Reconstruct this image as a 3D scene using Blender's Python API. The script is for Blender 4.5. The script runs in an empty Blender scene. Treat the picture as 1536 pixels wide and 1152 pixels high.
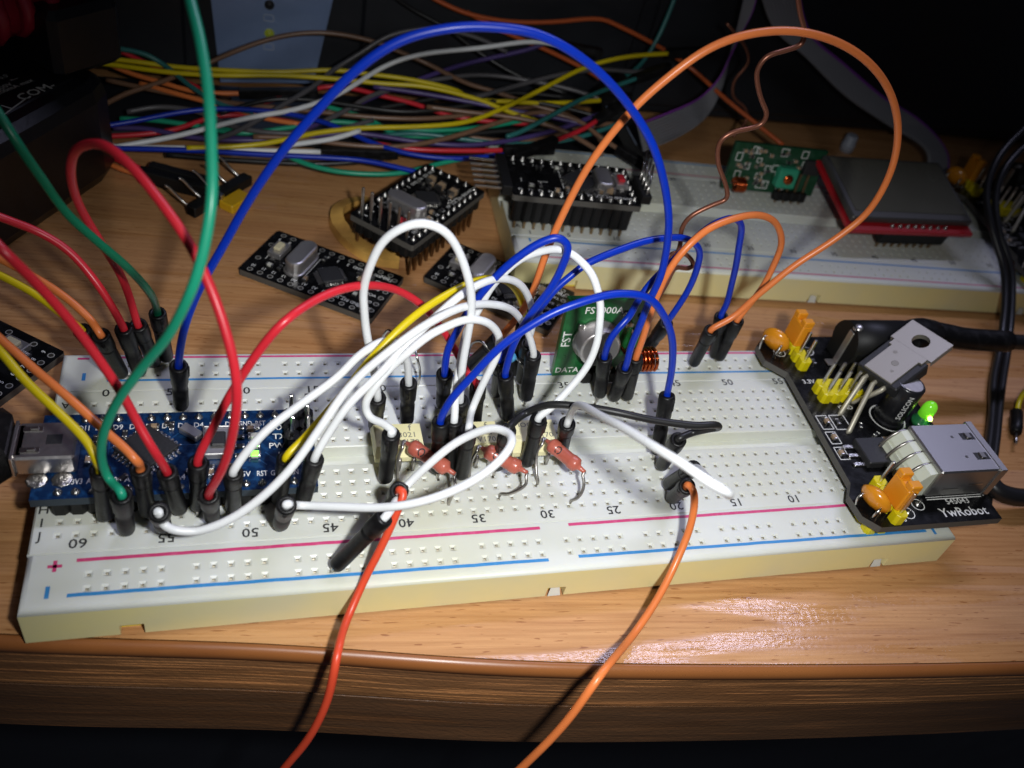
import bpy, math, random
from mathutils import Vector, Matrix
random.seed(7)
S = 0.001                      # everything below is written in millimetres
scene = bpy.context.scene
COL = scene.collection

# ------------------------------------------------------------------ camera
FPX, PW, PH = 1338.0991, 1536.0, 1152.0
CAM = Vector((31.1821, -78.24, 131.2977))
CROT = (Matrix.Rotation(-0.22382, 3, 'Z') @ Matrix.Rotation(-0.194401, 3, 'Y') @ Matrix.Rotation(0.81011, 3, 'X'))
cd = bpy.data.cameras.new('camera'); cam = bpy.data.objects.new('camera', cd); COL.objects.link(cam)
cam.matrix_world = Matrix.Translation(CAM * S) @ CROT.to_4x4()
cd.sensor_width = 36.0; cd.lens = 36.0 * FPX / PW
cd.clip_start = 0.002; cd.clip_end = 20.0
cd.dof.use_dof = True; cd.dof.focus_distance = 0.162; cd.dof.aperture_fstop = 23.0
scene.camera = cam
scene.render.resolution_x, scene.render.resolution_y = 1024, 768

# ------------------------------------------------------------------ light
world = bpy.data.worlds.new('World'); scene.world = world; world.use_nodes = True
bg = world.node_tree.nodes['Background']
bg.inputs[0].default_value = (0.55, 0.6, 0.8, 1); bg.inputs[1].default_value = 0.028
# the phone's own lamp, a thumb's width beside the lens
right = CROT @ Vector((1, 0, 0)); upv = CROT @ Vector((0, 1, 0))
lp = CAM + right * 26 + upv * 5
ld = bpy.data.lights.new('phone_lamp', 'SPOT'); lo = bpy.data.objects.new('phone_lamp', ld); COL.objects.link(lo)
lo.location = lp * S
aim = Vector((84, 17, 10))
lo.rotation_euler = (lp - aim).to_track_quat('Z', 'Y').to_euler()
ld.energy = 1.26; ld.color = (0.985, 0.995, 1.0); ld.spot_size = math.radians(80); ld.spot_blend = 1.0; ld.shadow_soft_size = 0.0045
# the cool strip lamp over the back of the desk: gives the glare along the front edge
sd = bpy.data.lights.new('strip_lamp', 'AREA'); so = bpy.data.objects.new('strip_lamp', sd); COL.objects.link(so)
sd.shape = 'RECTANGLE'; sd.size = 0.40; sd.size_y = 0.07; sd.energy = 1.8; sd.color = (0.68, 0.69, 1.0)
so.location = (0.35, 0.295, 0.58); so.rotation_euler = (math.radians(-28), 0, 0)
scene.view_settings.view_transform = 'Standard'; scene.view_settings.look = 'None'
scene.view_settings.exposure = 0.0; scene.view_settings.gamma = 1.0
scene.render.engine = 'CYCLES'

# ------------------------------------------------------------------ pixel helpers (photo pixel -> direction)
def ray(x, y): return CROT @ Vector(((x - PW / 2) / FPX, (PH / 2 - y) / FPX, -1.0))
def atz(x, y, z=0.0):
    d = ray(x, y); return CAM + d * ((z - CAM.z) / d.z)
def onv(x, y, v):
    d = ray(x, y); return CAM + d * ((v - CAM.y) / d.y)
def depth(p): return -((p - CAM) @ CROT).z if False else (CAM - p).dot(CROT @ Vector((0, 0, 1)))
def onpl(A, B, x, y):
    n = Vector((-(B - A).y, (B - A).x, 0)); d = ray(x, y); return CAM + d * ((A - CAM).dot(n) / d.dot(n))

# ------------------------------------------------------------------ materials
MATS = {}
def mat(name, col, rough=0.5, metal=0.0, spec=0.5, bump=None, var=None, coat=0.0, sss=0.0, emit=None, trans=0.0):
    if name in MATS: return MATS[name]
    m = bpy.data.materials.new(name); m.use_nodes = True; nt = m.node_tree; N = nt.nodes; L = nt.links
    b = N['Principled BSDF']
    b.inputs['Base Color'].default_value = (*col, 1); b.inputs['Roughness'].default_value = rough
    b.inputs['Metallic'].default_value = metal; b.inputs['Specular IOR Level'].default_value = spec
    b.inputs['Coat Weight'].default_value = coat; b.inputs['Coat Roughness'].default_value = 0.15
    if sss:
        b.inputs['Subsurface Weight'].default_value = sss; b.inputs['Subsurface Scale'].default_value = 0.002
        b.inputs['Subsurface Radius'].default_value = (1, 0.9, 0.6)
    if trans: b.inputs['Transmission Weight'].default_value = trans
    if emit:
        b.inputs['Emission Color'].default_value = (*emit[0], 1); b.inputs['Emission Strength'].default_value = emit[1]
    tc = None
    if bump or var:
        tc = N.new('ShaderNodeTexCoord')
    if bump:
        n = N.new('ShaderNodeTexNoise'); n.inputs['Scale'].default_value = bump[0]; n.inputs['Detail'].default_value = 4
        L.new(tc.outputs['Object'], n.inputs['Vector'])
        bp = N.new('ShaderNodeBump'); bp.inputs['Strength'].default_value = bump[1]; bp.inputs['Distance'].default_value = 0.0002
        L.new(n.outputs['Fac'], bp.inputs['Height']); L.new(bp.outputs['Normal'], b.inputs['Normal'])
    if var:   # (scale, other colour, low, high): blotches of wear and dirt
        n = N.new('ShaderNodeTexNoise'); n.inputs['Scale'].default_value = var[0]; n.inputs['Detail'].default_value = 5
        L.new(tc.outputs['Object'], n.inputs['Vector'])
        r = N.new('ShaderNodeValToRGB'); r.color_ramp.elements[0].position = var[2]; r.color_ramp.elements[1].position = var[3]
        r.color_ramp.elements[0].color = (*col, 1); r.color_ramp.elements[1].color = (*var[1], 1)
        L.new(n.outputs['Fac'], r.inputs['Fac']); L.new(r.outputs['Color'], b.inputs['Base Color'])
        mr = N.new('ShaderNodeMapRange'); mr.inputs['To Min'].default_value = max(0, rough - 0.12); mr.inputs['To Max'].default_value = min(1, rough + 0.15)
        L.new(n.outputs['Fac'], mr.inputs['Value']); L.new(mr.outputs['Result'], b.inputs['Roughness'])
    MATS[name] = m; return m

def wood(name, light, dark, fleck, ang, rough=0.3, streak=(45, 900), bstr=0.25, fl=(0.60, 0.66), vert=False):
    m = bpy.data.materials.new(name); m.use_nodes = True; nt = m.node_tree; N = nt.nodes; L = nt.links; b = N['Principled BSDF']
    tc = N.new('ShaderNodeTexCoord'); rot = N.new('ShaderNodeMapping'); rot.inputs['Rotation'].default_value = (0, 0, ang)
    L.new(tc.outputs['Object'], rot.inputs['Vector'])
    def noise(sc, det=4, dist=0.0, off=0):
        mp = N.new('ShaderNodeMapping'); mp.inputs['Scale'].default_value = (sc[0], sc[2], sc[1]) if vert else sc; mp.inputs['Location'].default_value = (off, off, off)
        L.new(rot.outputs['Vector'], mp.inputs['Vector'])
        n = N.new('ShaderNodeTexNoise'); n.inputs['Scale'].default_value = 1; n.inputs['Detail'].default_value = det; n.inputs['Distortion'].default_value = dist
        L.new(mp.outputs['Vector'], n.inputs['Vector']); return n
    def ramp(n, p0, p1, c0, c1):
        r = N.new('ShaderNodeValToRGB'); e = r.color_ramp.elements; e[0].position, e[1].position = p0, p1; e[0].color, e[1].color = (*c0, 1), (*c1, 1)
        L.new(n.outputs['Fac'], r.inputs['Fac']); return r
    base = ramp(noise((10, 220, 60), 6, 0.5), 0.36, 0.70, light, dark)
    fine = ramp(noise((45, streak[1] * 1.6, 200), 4, 0.2, 3), 0.40, 0.66, (1, 1, 1), (0.80, 0.75, 0.70) if not vert else (1.3, 1.25, 1.2))
    flk = ramp(noise((streak[0] * 6, streak[1] * 2.4, 200), 1.5, 0.1, 9), fl[0], fl[1], (1, 1, 1), fleck)
    m1 = N.new('ShaderNodeMixRGB'); m1.blend_type = 'MULTIPLY'; m1.inputs[0].default_value = 1; L.new(base.outputs[0], m1.inputs[1]); L.new(fine.outputs[0], m1.inputs[2])
    m2 = N.new('ShaderNodeMixRGB'); m2.blend_type = 'MULTIPLY'; m2.inputs[0].default_value = 1; L.new(m1.outputs[0], m2.inputs[1]); L.new(flk.outputs[0], m2.inputs[2])
    L.new(m2.outputs[0], b.inputs['Base Color'])
    # gloss is worn in long patches along the grain
    rn = noise((11, 120, 10), 6, 0.8, 21); rr = N.new('ShaderNodeMapRange')
    rr.inputs['From Min'].default_value = 0.47; rr.inputs['From Max'].default_value = 0.54; rr.inputs['To Min'].default_value = rough; rr.inputs['To Max'].default_value = 0.62
    L.new(rn.outputs['Fac'], rr.inputs['Value']); L.new(rr.outputs['Result'], b.inputs['Roughness'])
    bn = noise((streak[0], streak[1], 100), 4, 0.2, 5)
    bn2 = noise((900, 1500, 500), 3, 0, 2)
    ad = N.new('ShaderNodeMath'); ad.operation = 'ADD'; L.new(bn.outputs['Fac'], ad.inputs[0]); L.new(bn2.outputs['Fac'], ad.inputs[1])
    bp = N.new('ShaderNodeBump'); bp.inputs['Strength'].default_value = bstr; bp.inputs['Distance'].default_value = 0.0003
    L.new(ad.outputs[0], bp.inputs['Height'])
    gr = ramp(noise((26, streak[1] * 1.5, 100), 2, 0.15, 13), 0.60, 0.66, (0, 0, 0), (1, 1, 1))      # open pores of the laminate
    b2 = N.new('ShaderNodeBump'); b2.inputs['Strength'].default_value = 0.3; b2.inputs['Distance'].default_value = 0.0001
    L.new(gr.outputs[0], b2.inputs['Height']); L.new(bp.outputs['Normal'], b2.inputs['Normal']); L.new(b2.outputs['Normal'], b.inputs['Normal'])
    MATS[name] = m; return m

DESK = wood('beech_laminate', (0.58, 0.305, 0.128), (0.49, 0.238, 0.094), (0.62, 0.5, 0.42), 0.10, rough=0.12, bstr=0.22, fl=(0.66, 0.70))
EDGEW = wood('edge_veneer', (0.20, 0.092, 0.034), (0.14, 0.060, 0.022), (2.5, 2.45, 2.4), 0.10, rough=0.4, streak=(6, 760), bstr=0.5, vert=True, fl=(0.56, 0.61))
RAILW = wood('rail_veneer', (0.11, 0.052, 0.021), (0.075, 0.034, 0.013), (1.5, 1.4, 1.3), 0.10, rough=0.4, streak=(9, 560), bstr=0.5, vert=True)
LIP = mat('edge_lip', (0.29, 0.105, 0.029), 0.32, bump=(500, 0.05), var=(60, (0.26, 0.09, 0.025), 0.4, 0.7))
PLAST = mat('board_plastic', (0.70, 0.72, 0.675), 0.38, sss=0.3, bump=(700, 0.06), var=(26, (0.65, 0.655, 0.52), 0.40, 0.70))
PSIDE = mat('board_side', (0.84, 0.755, 0.36), 0.45, sss=0.1, bump=(260, 0.12), var=(45, (0.73, 0.69, 0.43), 0.4, 0.7))
CONTACT = mat('contact_metal', (0.55, 0.52, 0.44), 0.40, 0.6)
TAPE = mat('adhesive_tape', (0.80, 0.68, 0.05), 0.6)
REDP = mat('print_red', (0.62, 0.05, 0.18), 0.5, var=(900, (0.68, 0.12, 0.26), 0.5, 0.75))
BLUEP = mat('print_blue', (0.035, 0.24, 0.56), 0.5, var=(900, (0.07, 0.30, 0.60), 0.5, 0.75))
INK = mat('print_black', (0.03, 0.03, 0.03), 0.6)
SILK = mat('silkscreen_white', (0.78, 0.78, 0.74), 0.6)
HOUS = mat('plug_black', (0.006, 0.0058, 0.0062), 0.40, spec=0.25, bump=(1500, 0.25), var=(500, (0.022, 0.021, 0.022), 0.5, 0.8))
HDR = mat('header_black', (0.008, 0.008, 0.008), 0.5, spec=0.3, bump=(900, 0.15))
STEEL = mat('pin_steel', (0.62, 0.60, 0.56), 0.28, 1.0)
LEAD = mat('tinned_lead', (0.42, 0.40, 0.37), 0.38, 1.0, bump=(1200, 0.3))
TIN = mat('solder_tin', (0.52, 0.51, 0.48), 0.30, 1.0, bump=(1700, 0.9))
SHELL = mat('nickel_shell', (0.62, 0.60, 0.59), 0.34, 0.85, bump=(900, 0.12), var=(160, (0.42, 0.38, 0.36), 0.45, 0.75))
USBM = mat('usb_shell_metal', (0.42, 0.41, 0.40), 0.42, 1.0, bump=(6000, 0.06))
TABM = mat('tab_metal', (0.37, 0.345, 0.30), 0.5, 0.55, bump=(7000, 0.10))
PCBK = mat('pcb_black', (0.0045, 0.0045, 0.005), 0.24, spec=0.2, bump=(500, 0.12), var=(420, (0.009, 0.009, 0.01), 0.45, 0.7))
PCBE = mat('pcb_edge', (0.085, 0.08, 0.07), 0.7, bump=(900, 0.4))
PCBB = mat('pcb_blue', (0.003, 0.020, 0.070), 0.28, spec=0.35, bump=(500, 0.12), var=(700, (0.007, 0.045, 0.13), 0.50, 0.60))
NUSB = mat('socket_nickel', (0.66, 0.63, 0.62), 0.30, 0.95, bump=(700, 0.25), var=(220, (0.46, 0.40, 0.37), 0.45, 0.70))
PCBG = mat('pcb_green', (0.008, 0.088, 0.021), 0.30, bump=(500, 0.12), var=(300, (0.018, 0.16, 0.04), 0.45, 0.7))
PCBR = mat('pcb_red', (0.42, 0.012, 0.018), 0.35, bump=(500, 0.1))
ICB = mat('chip_epoxy', (0.018, 0.018, 0.019), 0.55, bump=(1800, 0.3))
CERA = mat('capacitor_tan', (0.36, 0.25, 0.15), 0.5)
BTN = mat('button_beige', (0.62, 0.56, 0.36), 0.5)
BTNR = mat('button_red', (0.5, 0.02, 0.03), 0.4)
YEL = mat('header_yellow', (0.72, 0.60, 0.005), 0.36, bump=(700, 0.1), sss=0.05)
CAPO = mat('jumper_cap_orange', (0.80, 0.30, 0.012), 0.42, bump=(600, 0.1), sss=0.05)
TANT = mat('capacitor_orange', (0.72, 0.27, 0.012), 0.25, bump=(300, 0.2), coat=0.4)
CREAM = mat('optocoupler_cream', (0.88, 0.82, 0.47), 0.5, bump=(900, 0.1), sss=0.05)
RES = mat('resistor_red', (0.49, 0.125, 0.083), 0.32, bump=(700, 0.35), var=(350, (0.38, 0.085, 0.056), 0.45, 0.7), coat=0.3)
RESB = mat('resistor_blue', (0.10, 0.38, 0.66), 0.35, coat=0.3)
COPPER = mat('copper_wire', (0.62, 0.13, 0.035), 0.22, 1.0)
ENAM = mat('antenna_copper', (0.26, 0.10, 0.06), 0.35, 0.55, bump=(500, 0.15))
LEDG = mat('led_green', (0.20, 0.60, 0.04), 0.15, emit=((0.22, 1.0, 0.02), 0.35), sss=0.2, coat=0.5)
LEDHOT = mat('led_core', (0.6, 1.0, 0.3), 0.2, emit=((0.55, 1.0, 0.12), 9.0))
LEDD = mat('led_base_green', (0.02, 0.16, 0.05), 0.2, coat=0.6)
LEDP = mat('power_led', (0.2, 0.8, 0.1), 0.3, emit=((0.22, 1.0, 0.06), 2.2))
IVORY = mat('usb_ivory', (0.66, 0.69, 0.55), 0.45, sss=0.1, bump=(500, 0.2))
METER = mat('meter_black', (0.006, 0.006, 0.008), 0.38, bump=(900, 0.25))
METERR = mat('meter_red', (0.30, 0.008, 0.03), 0.45, bump=(120, 0.3))
CASE = mat('case_black', (0.0085, 0.0095, 0.013), 0.5, bump=(400, 0.2), var=(40, (0.012, 0.014, 0.019), 0.4, 0.7))
SILV = mat('case_silver', (0.30, 0.42, 0.70), 0.38, 0.5, bump=(1500, 0.12), var=(45, (0.22, 0.32, 0.56), 0.45, 0.75))
KAPT = mat('tape_amber', (0.80, 0.46, 0.11), 0.42, bump=(200, 0.25), var=(120, (0.40, 0.20, 0.05), 0.4, 0.7))
RIBB = mat('ribbon_grey', (0.20, 0.20, 0.22), 0.5, bump=(300, 0.1))
RIBP = mat('ribbon_purple', (0.20, 0.04, 0.30), 0.5)
CABLE = mat('cable_black', (0.012, 0.012, 0.013), 0.36, bump=(500, 0.1))
LCDG = mat('lcd_glass', (0.095, 0.092, 0.07), 0.25, spec=0.35, var=(30, (0.115, 0.11, 0.085), 0.4, 0.7))
LCDF = mat('lcd_frame', (0.10, 0.098, 0.092), 0.42, 0.5, bump=(700, 0.1))
TRIM = mat('trimmer_green', (0.03, 0.30, 0.17), 0.4)
WCOL = dict(red=(0.62, 0.022, 0.035), blue=(0.002, 0.030, 0.42), green=(0.015, 0.33, 0.185), dark_green=(0.006, 0.16, 0.075), yellow=(0.66, 0.52, 0.006),
            orange=(0.78, 0.21, 0.055), flash_lit_red=(0.72, 0.075, 0.03), dark_orange=(0.50, 0.10, 0.025), white=(0.80, 0.82, 0.82), black=(0.014, 0.014, 0.014), brown=(0.20, 0.11, 0.065),
            teal=(0.03, 0.17, 0.16), purple=(0.07, 0.045, 0.17), grey=(0.10, 0.095, 0.10))
def wmat(c): return mat('wire_' + c, WCOL[c], 0.33 if c != 'black' else 0.38, bump=(350, 0.06), spec=0.45, var=(120, tuple(x * 0.86 for x in WCOL[c]), 0.4, 0.75))

# ------------------------------------------------------------------ mesh helpers
def axes(d):
    d = d.normalized(); a = Vector((0, 0, 1)) if abs(d.z) < 0.9 else Vector((1, 0, 0))
    x = a.cross(d).normalized(); return x, d.cross(x)
class MB:
    def __init__(s): s.v = []; s.f = []; s.m = []; s.s = []
    def add(s, vs, fs, m=0, sm=False, M=None):
        k = len(s.v)
        s.v += [(M @ Vector(p)) if M is not None else Vector(p) for p in vs]
        for f in fs: s.f.append([i + k for i in f]); s.m.append(m); s.s.append(sm)
        return s
    def box(s, x0, x1, y0, y1, z0, z1, ch=0.0, m=0, M=None):
        if ch <= 0:
            v = [(x, y, z) for z in (z0, z1) for y in (y0, y1) for x in (x0, x1)]
            return s.add(v, [(0, 2, 3, 1), (4, 5, 7, 6), (0, 1, 5, 4), (2, 6, 7, 3), (0, 4, 6, 2), (1, 3, 7, 5)], m, False, M)
        c = min(ch, (x1 - x0) / 2.01, (y1 - y0) / 2.01, (z1 - z0) / 2.01)
        o = lambda i: [(x0 + i, y0 + i), (x1 - i, y0 + i), (x1 - i, y1 - i), (x0 + i, y1 - i)]
        def octo(i, cc): return [(x0 + i + cc, y0 + i), (x1 - i - cc, y0 + i), (x1 - i, y0 + i + cc), (x1 - i, y1 - i - cc), (x1 - i - cc, y1 - i), (x0 + i + cc, y1 - i), (x0 + i, y1 - i - cc), (x0 + i, y0 + i + cc)]
        rings = [[(*p, z0) for p in octo(c, c * 0.4)], [(*p, z0 + c) for p in octo(0, c)], [(*p, z1 - c) for p in octo(0, c)], [(*p, z1) for p in octo(c, c * 0.4)]]
        return s.loft(rings, m, False, M)
    def loft(s, rings, m=0, sm=False, M=None, caps=True):
        n = len(rings[0]); v = [p for r in rings for p in r]; f = []
        for i in range(len(rings) - 1):
            for j in range(n):
                a = i * n + j; b = i * n + (j + 1) % n; f.append((a, b, b + n, a + n))
        s.add(v, f, m, sm, M)
        if caps:
            k = len(s.v) - len(v)
            s.f.append([k + j for j in reversed(range(n))]); s.m.append(m); s.s.append(False)
            s.f.append([k + len(v) - n + j for j in range(n)]); s.m.append(m); s.s.append(False)
        return s
    def prism(s, poly, z0, z1, m=0, M=None, ch=0.0):
        if ch:
            c = sum((Vector((p[0], p[1])) for p in poly), Vector((0, 0))) / len(poly)
            def ins(t): return [tuple(c + (Vector((p[0], p[1])) - c) * (1 - t / max(0.1, (Vector((p[0], p[1])) - c).length))) for p in poly]
            return s.loft([[(*p, z0) for p in poly], [(*p, z1 - ch) for p in poly], [(*p, z1) for p in ins(ch)]], m, False, M)
        return s.loft([[(p[0], p[1], z0) for p in poly], [(p[0], p[1], z1) for p in poly]], m, False, M)
    def lathe(s, p0, axis, prof, n=14, m=0, sm=True, caps=True):
        p0 = Vector(p0); a = Vector(axis).normalized(); x, y = axes(a)
        rings = [[p0 + a * h + x * (r * math.cos(2 * math.pi * j / n)) + y * (r * math.sin(2 * math.pi * j / n)) for j in range(n)] for r, h in prof]
        return s.loft(rings, m, sm, None, caps)
    def cyl(s, p0, p1, r, n=12, m=0, sm=True):
        p0 = Vector(p0); p1 = Vector(p1); L = (p1 - p0).length
        return s.lathe(p0, p1 - p0, [(r, 0), (r, L)], n, m, sm)
    def tube(s, pts, r, n=8, m=0, flat=None):
        pts = [Vector(p) for p in pts]; rings = []; x = None
        for i, p in enumerate(pts):
            t = (pts[min(i + 1, len(pts) - 1)] - pts[max(i - 1, 0)]).normalized()
            if x is None: x, _ = axes(t)
            x = (x - t * x.dot(t)).normalized(); y = t.cross(x)
            rr = r(i / (len(pts) - 1)) if callable(r) else r
            rings.append([p + x * (rr * math.cos(2 * math.pi * j / n)) + y * (rr * math.sin(2 * math.pi * j / n)) for j in range(n)])
        return s.loft(rings, m, True)
    def mesh(s, name, mats, org=None):
        me = bpy.data.meshes.new(name)
        o = Vector(org) if org is not None else Vector((0, 0, 0))
        me.from_pydata([tuple((p - o) * S) for p in s.v], [], s.f)
        for mm in (mats if isinstance(mats, (list, tuple)) else [mats]): me.materials.append(mm)
        me.polygons.foreach_set('material_index', s.m); me.polygons.foreach_set('use_smooth', s.s); me.update()
        return me
    def build(s, name, mats, parent=None, world=False):
        org = None
        if world and parent is not None:
            t = parent
            while t.parent: t = t.parent
            org = Vector(t.location) / S
        return link(name, s.mesh(name, mats, org), parent)
def link(name, me, parent=None, loc=None, rot=None, scale=None):
    o = bpy.data.objects.new(name, me); COL.objects.link(o); o.parent = parent
    if loc is not None: o.location = Vector(loc) * S
    if rot is not None: o.rotation_euler = rot
    if scale is not None: o.scale = scale
    return o
def tag(o, label=None, cat=None, group=None, kind=None):
    if label: o['label'] = label
    if cat: o['category'] = cat
    if group: o['group'] = group
    if kind: o['kind'] = kind
    return o
def thing(name, label, cat, loc=(0, 0, 0), rot=(0, 0, 0), group=None):
    o = bpy.data.objects.new(name, None); COL.objects.link(o); o.empty_display_size = 0.002
    o.location = Vector(loc) * S; o.rotation_euler = rot
    return tag(o, label, cat, group)
def copy_tree(o, parent=None):
    c = o.copy(); COL.objects.link(c); c.parent = parent
    for ch in list(o.children): copy_tree(ch, c)
    return c
_TXT = {}
def text(parent, s_, size, loc, rot=(0, 0, 0), m=SILK, name='lettering', sx=1.0):
    key = (s_, round(size, 3), m.name)
    if key not in _TXT:
        cu = bpy.data.curves.new('lettering', 'FONT'); cu.body = s_; cu.size = size * S; cu.align_x = 'CENTER'; cu.align_y = 'CENTER'; cu.resolution_u = 2; cu.offset = 0.00001 * size
        ob = bpy.data.objects.new('lettering', cu); COL.objects.link(ob)
        me = bpy.data.meshes.new_from_object(ob); me.name = 'lettering'; me.materials.clear(); me.materials.append(m)
        bpy.data.objects.remove(ob); _TXT[key] = me
    return link(name, _TXT[key], parent, loc, rot, (sx, 1, 1))
def spline(P, sub=8, smooth=2):
    P = [Vector(p) for p in P]; out = []
    Q = [P[0] * 2 - P[1]] + P + [P[-1] * 2 - P[-2]]
    for i in range(1, len(Q) - 2):
        p0, p1, p2, p3 = Q[i - 1:i + 3]
        t0 = 0; t1 = max(1e-3, (p1 - p0).length ** .5); t2 = t1 + max(1e-3, (p2 - p1).length ** .5); t3 = t2 + max(1e-3, (p3 - p2).length ** .5)
        for k in range(sub):
            t = t1 + (t2 - t1) * k / sub
            A1 = p0 * ((t1 - t) / t1) + p1 * (t / t1); A2 = p1 * ((t2 - t) / (t2 - t1)) + p2 * ((t - t1) / (t2 - t1)); A3 = p2 * ((t3 - t) / (t3 - t2)) + p3 * ((t - t2) / (t3 - t2))
            B1 = A1 * ((t2 - t) / t2) + A2 * (t / t2); B2 = A2 * ((t3 - t) / (t3 - t1)) + A3 * ((t - t1) / (t3 - t1))
            out.append(B1 * ((t2 - t) / (t2 - t1)) + B2 * ((t - t1) / (t2 - t1)))
    out.append(P[-1])
    for _ in range(smooth):
        out = [out[0]] + [(out[i - 1] + out[i] * 2 + out[i + 1]) / 4 for i in range(1, len(out) - 1)] + [out[-1]]
    return out
# ================================================================== the setting: desk
EDGE = [(-130, 34), (-60, 14), (-3.9, 2.3), (34.4, -3.6), (73, -11), (111.8, -16.3), (170.5, -22.6), (240, -28), (330, -32)]
ES = [Vector((p.x, p.y)) for p in spline([(x, y, 0) for x, y in EDGE], 6, 2)]
def edge_sweep(prof, m, name, smooth=True):
    mb = MB(); n = len(prof); vs = []; fs = []
    for i, p in enumerate(ES):
        t = (ES[min(i + 1, len(ES) - 1)] - ES[max(i - 1, 0)]).normalized(); nrm = Vector((t.y, -t.x))
        for (o, z) in prof: q = p + nrm * o; vs.append((q.x, q.y, z))
    for i in range(len(ES) - 1):
        for j in range(n - 1): a = i * n + j; fs.append((a, a + n, a + n + 1, a + 1))
    mb.add(vs, fs, 0, smooth); return mb.build(name, m)
mb = MB(); vs = [(p.x, p.y, 0) for p in ES]; nb = len(vs)
vs += [(p.x * 1.0, 420, 0) for p in ES]
mb.add(vs, [(i, i + 1, nb + i + 1, nb + i) for i in range(nb - 1)])
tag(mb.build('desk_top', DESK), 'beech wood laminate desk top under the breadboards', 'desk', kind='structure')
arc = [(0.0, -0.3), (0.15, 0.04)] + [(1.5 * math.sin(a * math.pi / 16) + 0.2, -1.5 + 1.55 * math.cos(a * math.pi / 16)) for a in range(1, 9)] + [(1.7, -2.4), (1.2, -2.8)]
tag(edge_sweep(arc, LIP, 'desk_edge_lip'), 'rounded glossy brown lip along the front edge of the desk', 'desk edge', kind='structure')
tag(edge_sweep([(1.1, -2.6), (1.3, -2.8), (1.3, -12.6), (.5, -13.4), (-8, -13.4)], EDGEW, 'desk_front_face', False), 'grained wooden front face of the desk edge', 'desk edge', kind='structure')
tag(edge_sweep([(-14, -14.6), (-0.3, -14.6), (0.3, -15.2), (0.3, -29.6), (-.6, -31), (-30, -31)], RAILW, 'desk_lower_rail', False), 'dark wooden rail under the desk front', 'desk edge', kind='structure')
mb = MB(); mb.box(-300, 500, 40, 60, -300, -32); tag(mb.build('desk_underside', CASE), 'dark space under the desk', 'desk', kind='structure')

# ================================================================== breadboards
PITCH = 2.54; U0 = 3.8; VC = 27.3
def hu(i): return U0 + PITCH * i
ROWS = {c: VC - 13.97 + PITCH * k for k, c in enumerate('JIHGF')}
ROWS.update({c: VC + 13.97 - PITCH * k for k, c in enumerate('ABCDE')})
RAILR = (3.40, 5.93); RAILB = (48.70, 51.23)
BT = 8.5
HOLE = [0.60, 0.24, 0.23, 0.26, 0.75]
def hole_cell(mb, u, v, x0, x1, y0, y1, rnd):
    a, b, c, h1, h2 = HOLE; z = BT
    R0 = [(x0, y0, z), (x1, y0, z), (x1, y1, z), (x0, y1, z)]
    R1 = [(u - a, v - a, z), (u + a, v - a, z), (u + a, v + a, z), (u - a, v + a, z)]
    R2 = [(u - b, v - b, z - h1), (u + b, v - b, z - h1), (u + b, v + b, z - h1), (u - b, v + b, z - h1)]
    R3 = [(u - c, v - c, z - h2), (u + c, v - c, z - h2), (u + c, v + c, z - h2), (u - c, v + c, z - h2)]
    vs = R0 + R1 + R2 + R3
    fs = []
    for r in range(3):
        for j in range(4): k = (j + 1) % 4; fs.append((r * 4 + j, r * 4 + k, r * 4 + 4 + k, r * 4 + 4 + j))
    mb.add(vs, fs[:8], 0); mb.add(vs, fs[8:], 1)      # below the lead-in sits the spring contact
    mb.add([R3[0], R3[1], R3[2], R3[3]], [(0, 1, 2, 3)], 1)
def hole_rows(mb, idx, rows, ulo, uhi, vlo, vhi):
    """flat top sheet ulo..uhi x vlo..vhi with funnel holes at idx x rows"""
    rows = sorted(rows); h = PITCH / 2
    def sheet(x0, x1, y0, y1):
        if x1 - x0 > 1e-4 and y1 - y0 > 1e-4: mb.add([(x0, y0, BT), (x1, y0, BT), (x1, y1, BT), (x0, y1, BT)], [(0, 1, 2, 3)])
    r0, r1 = rows[0] - h, rows[-1] + h
    sheet(ulo, uhi, vlo, r0); sheet(ulo, uhi, r1, vhi)
    iset = set(idx); prev = ulo
    for i in range(0, 63):
        if i in iset:
            x0, x1 = hu(i) - h, hu(i) + h
            sheet(prev, x0, r0, r1)
            for k, v in enumerate(rows):
                y0 = rows[0] - h if k == 0 else (rows[k - 1] + v) / 2; y1 = rows[-1] + h if k == len(rows) - 1 else (v + rows[k + 1]) / 2
                hole_cell(mb, hu(i), v, x0, x1, y0, y1, 0)
            prev = x1
    sheet(prev, uhi, r0, r1)
RAILI = [2 + 6 * g + k for g in range(10) for k in range(5)]
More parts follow.
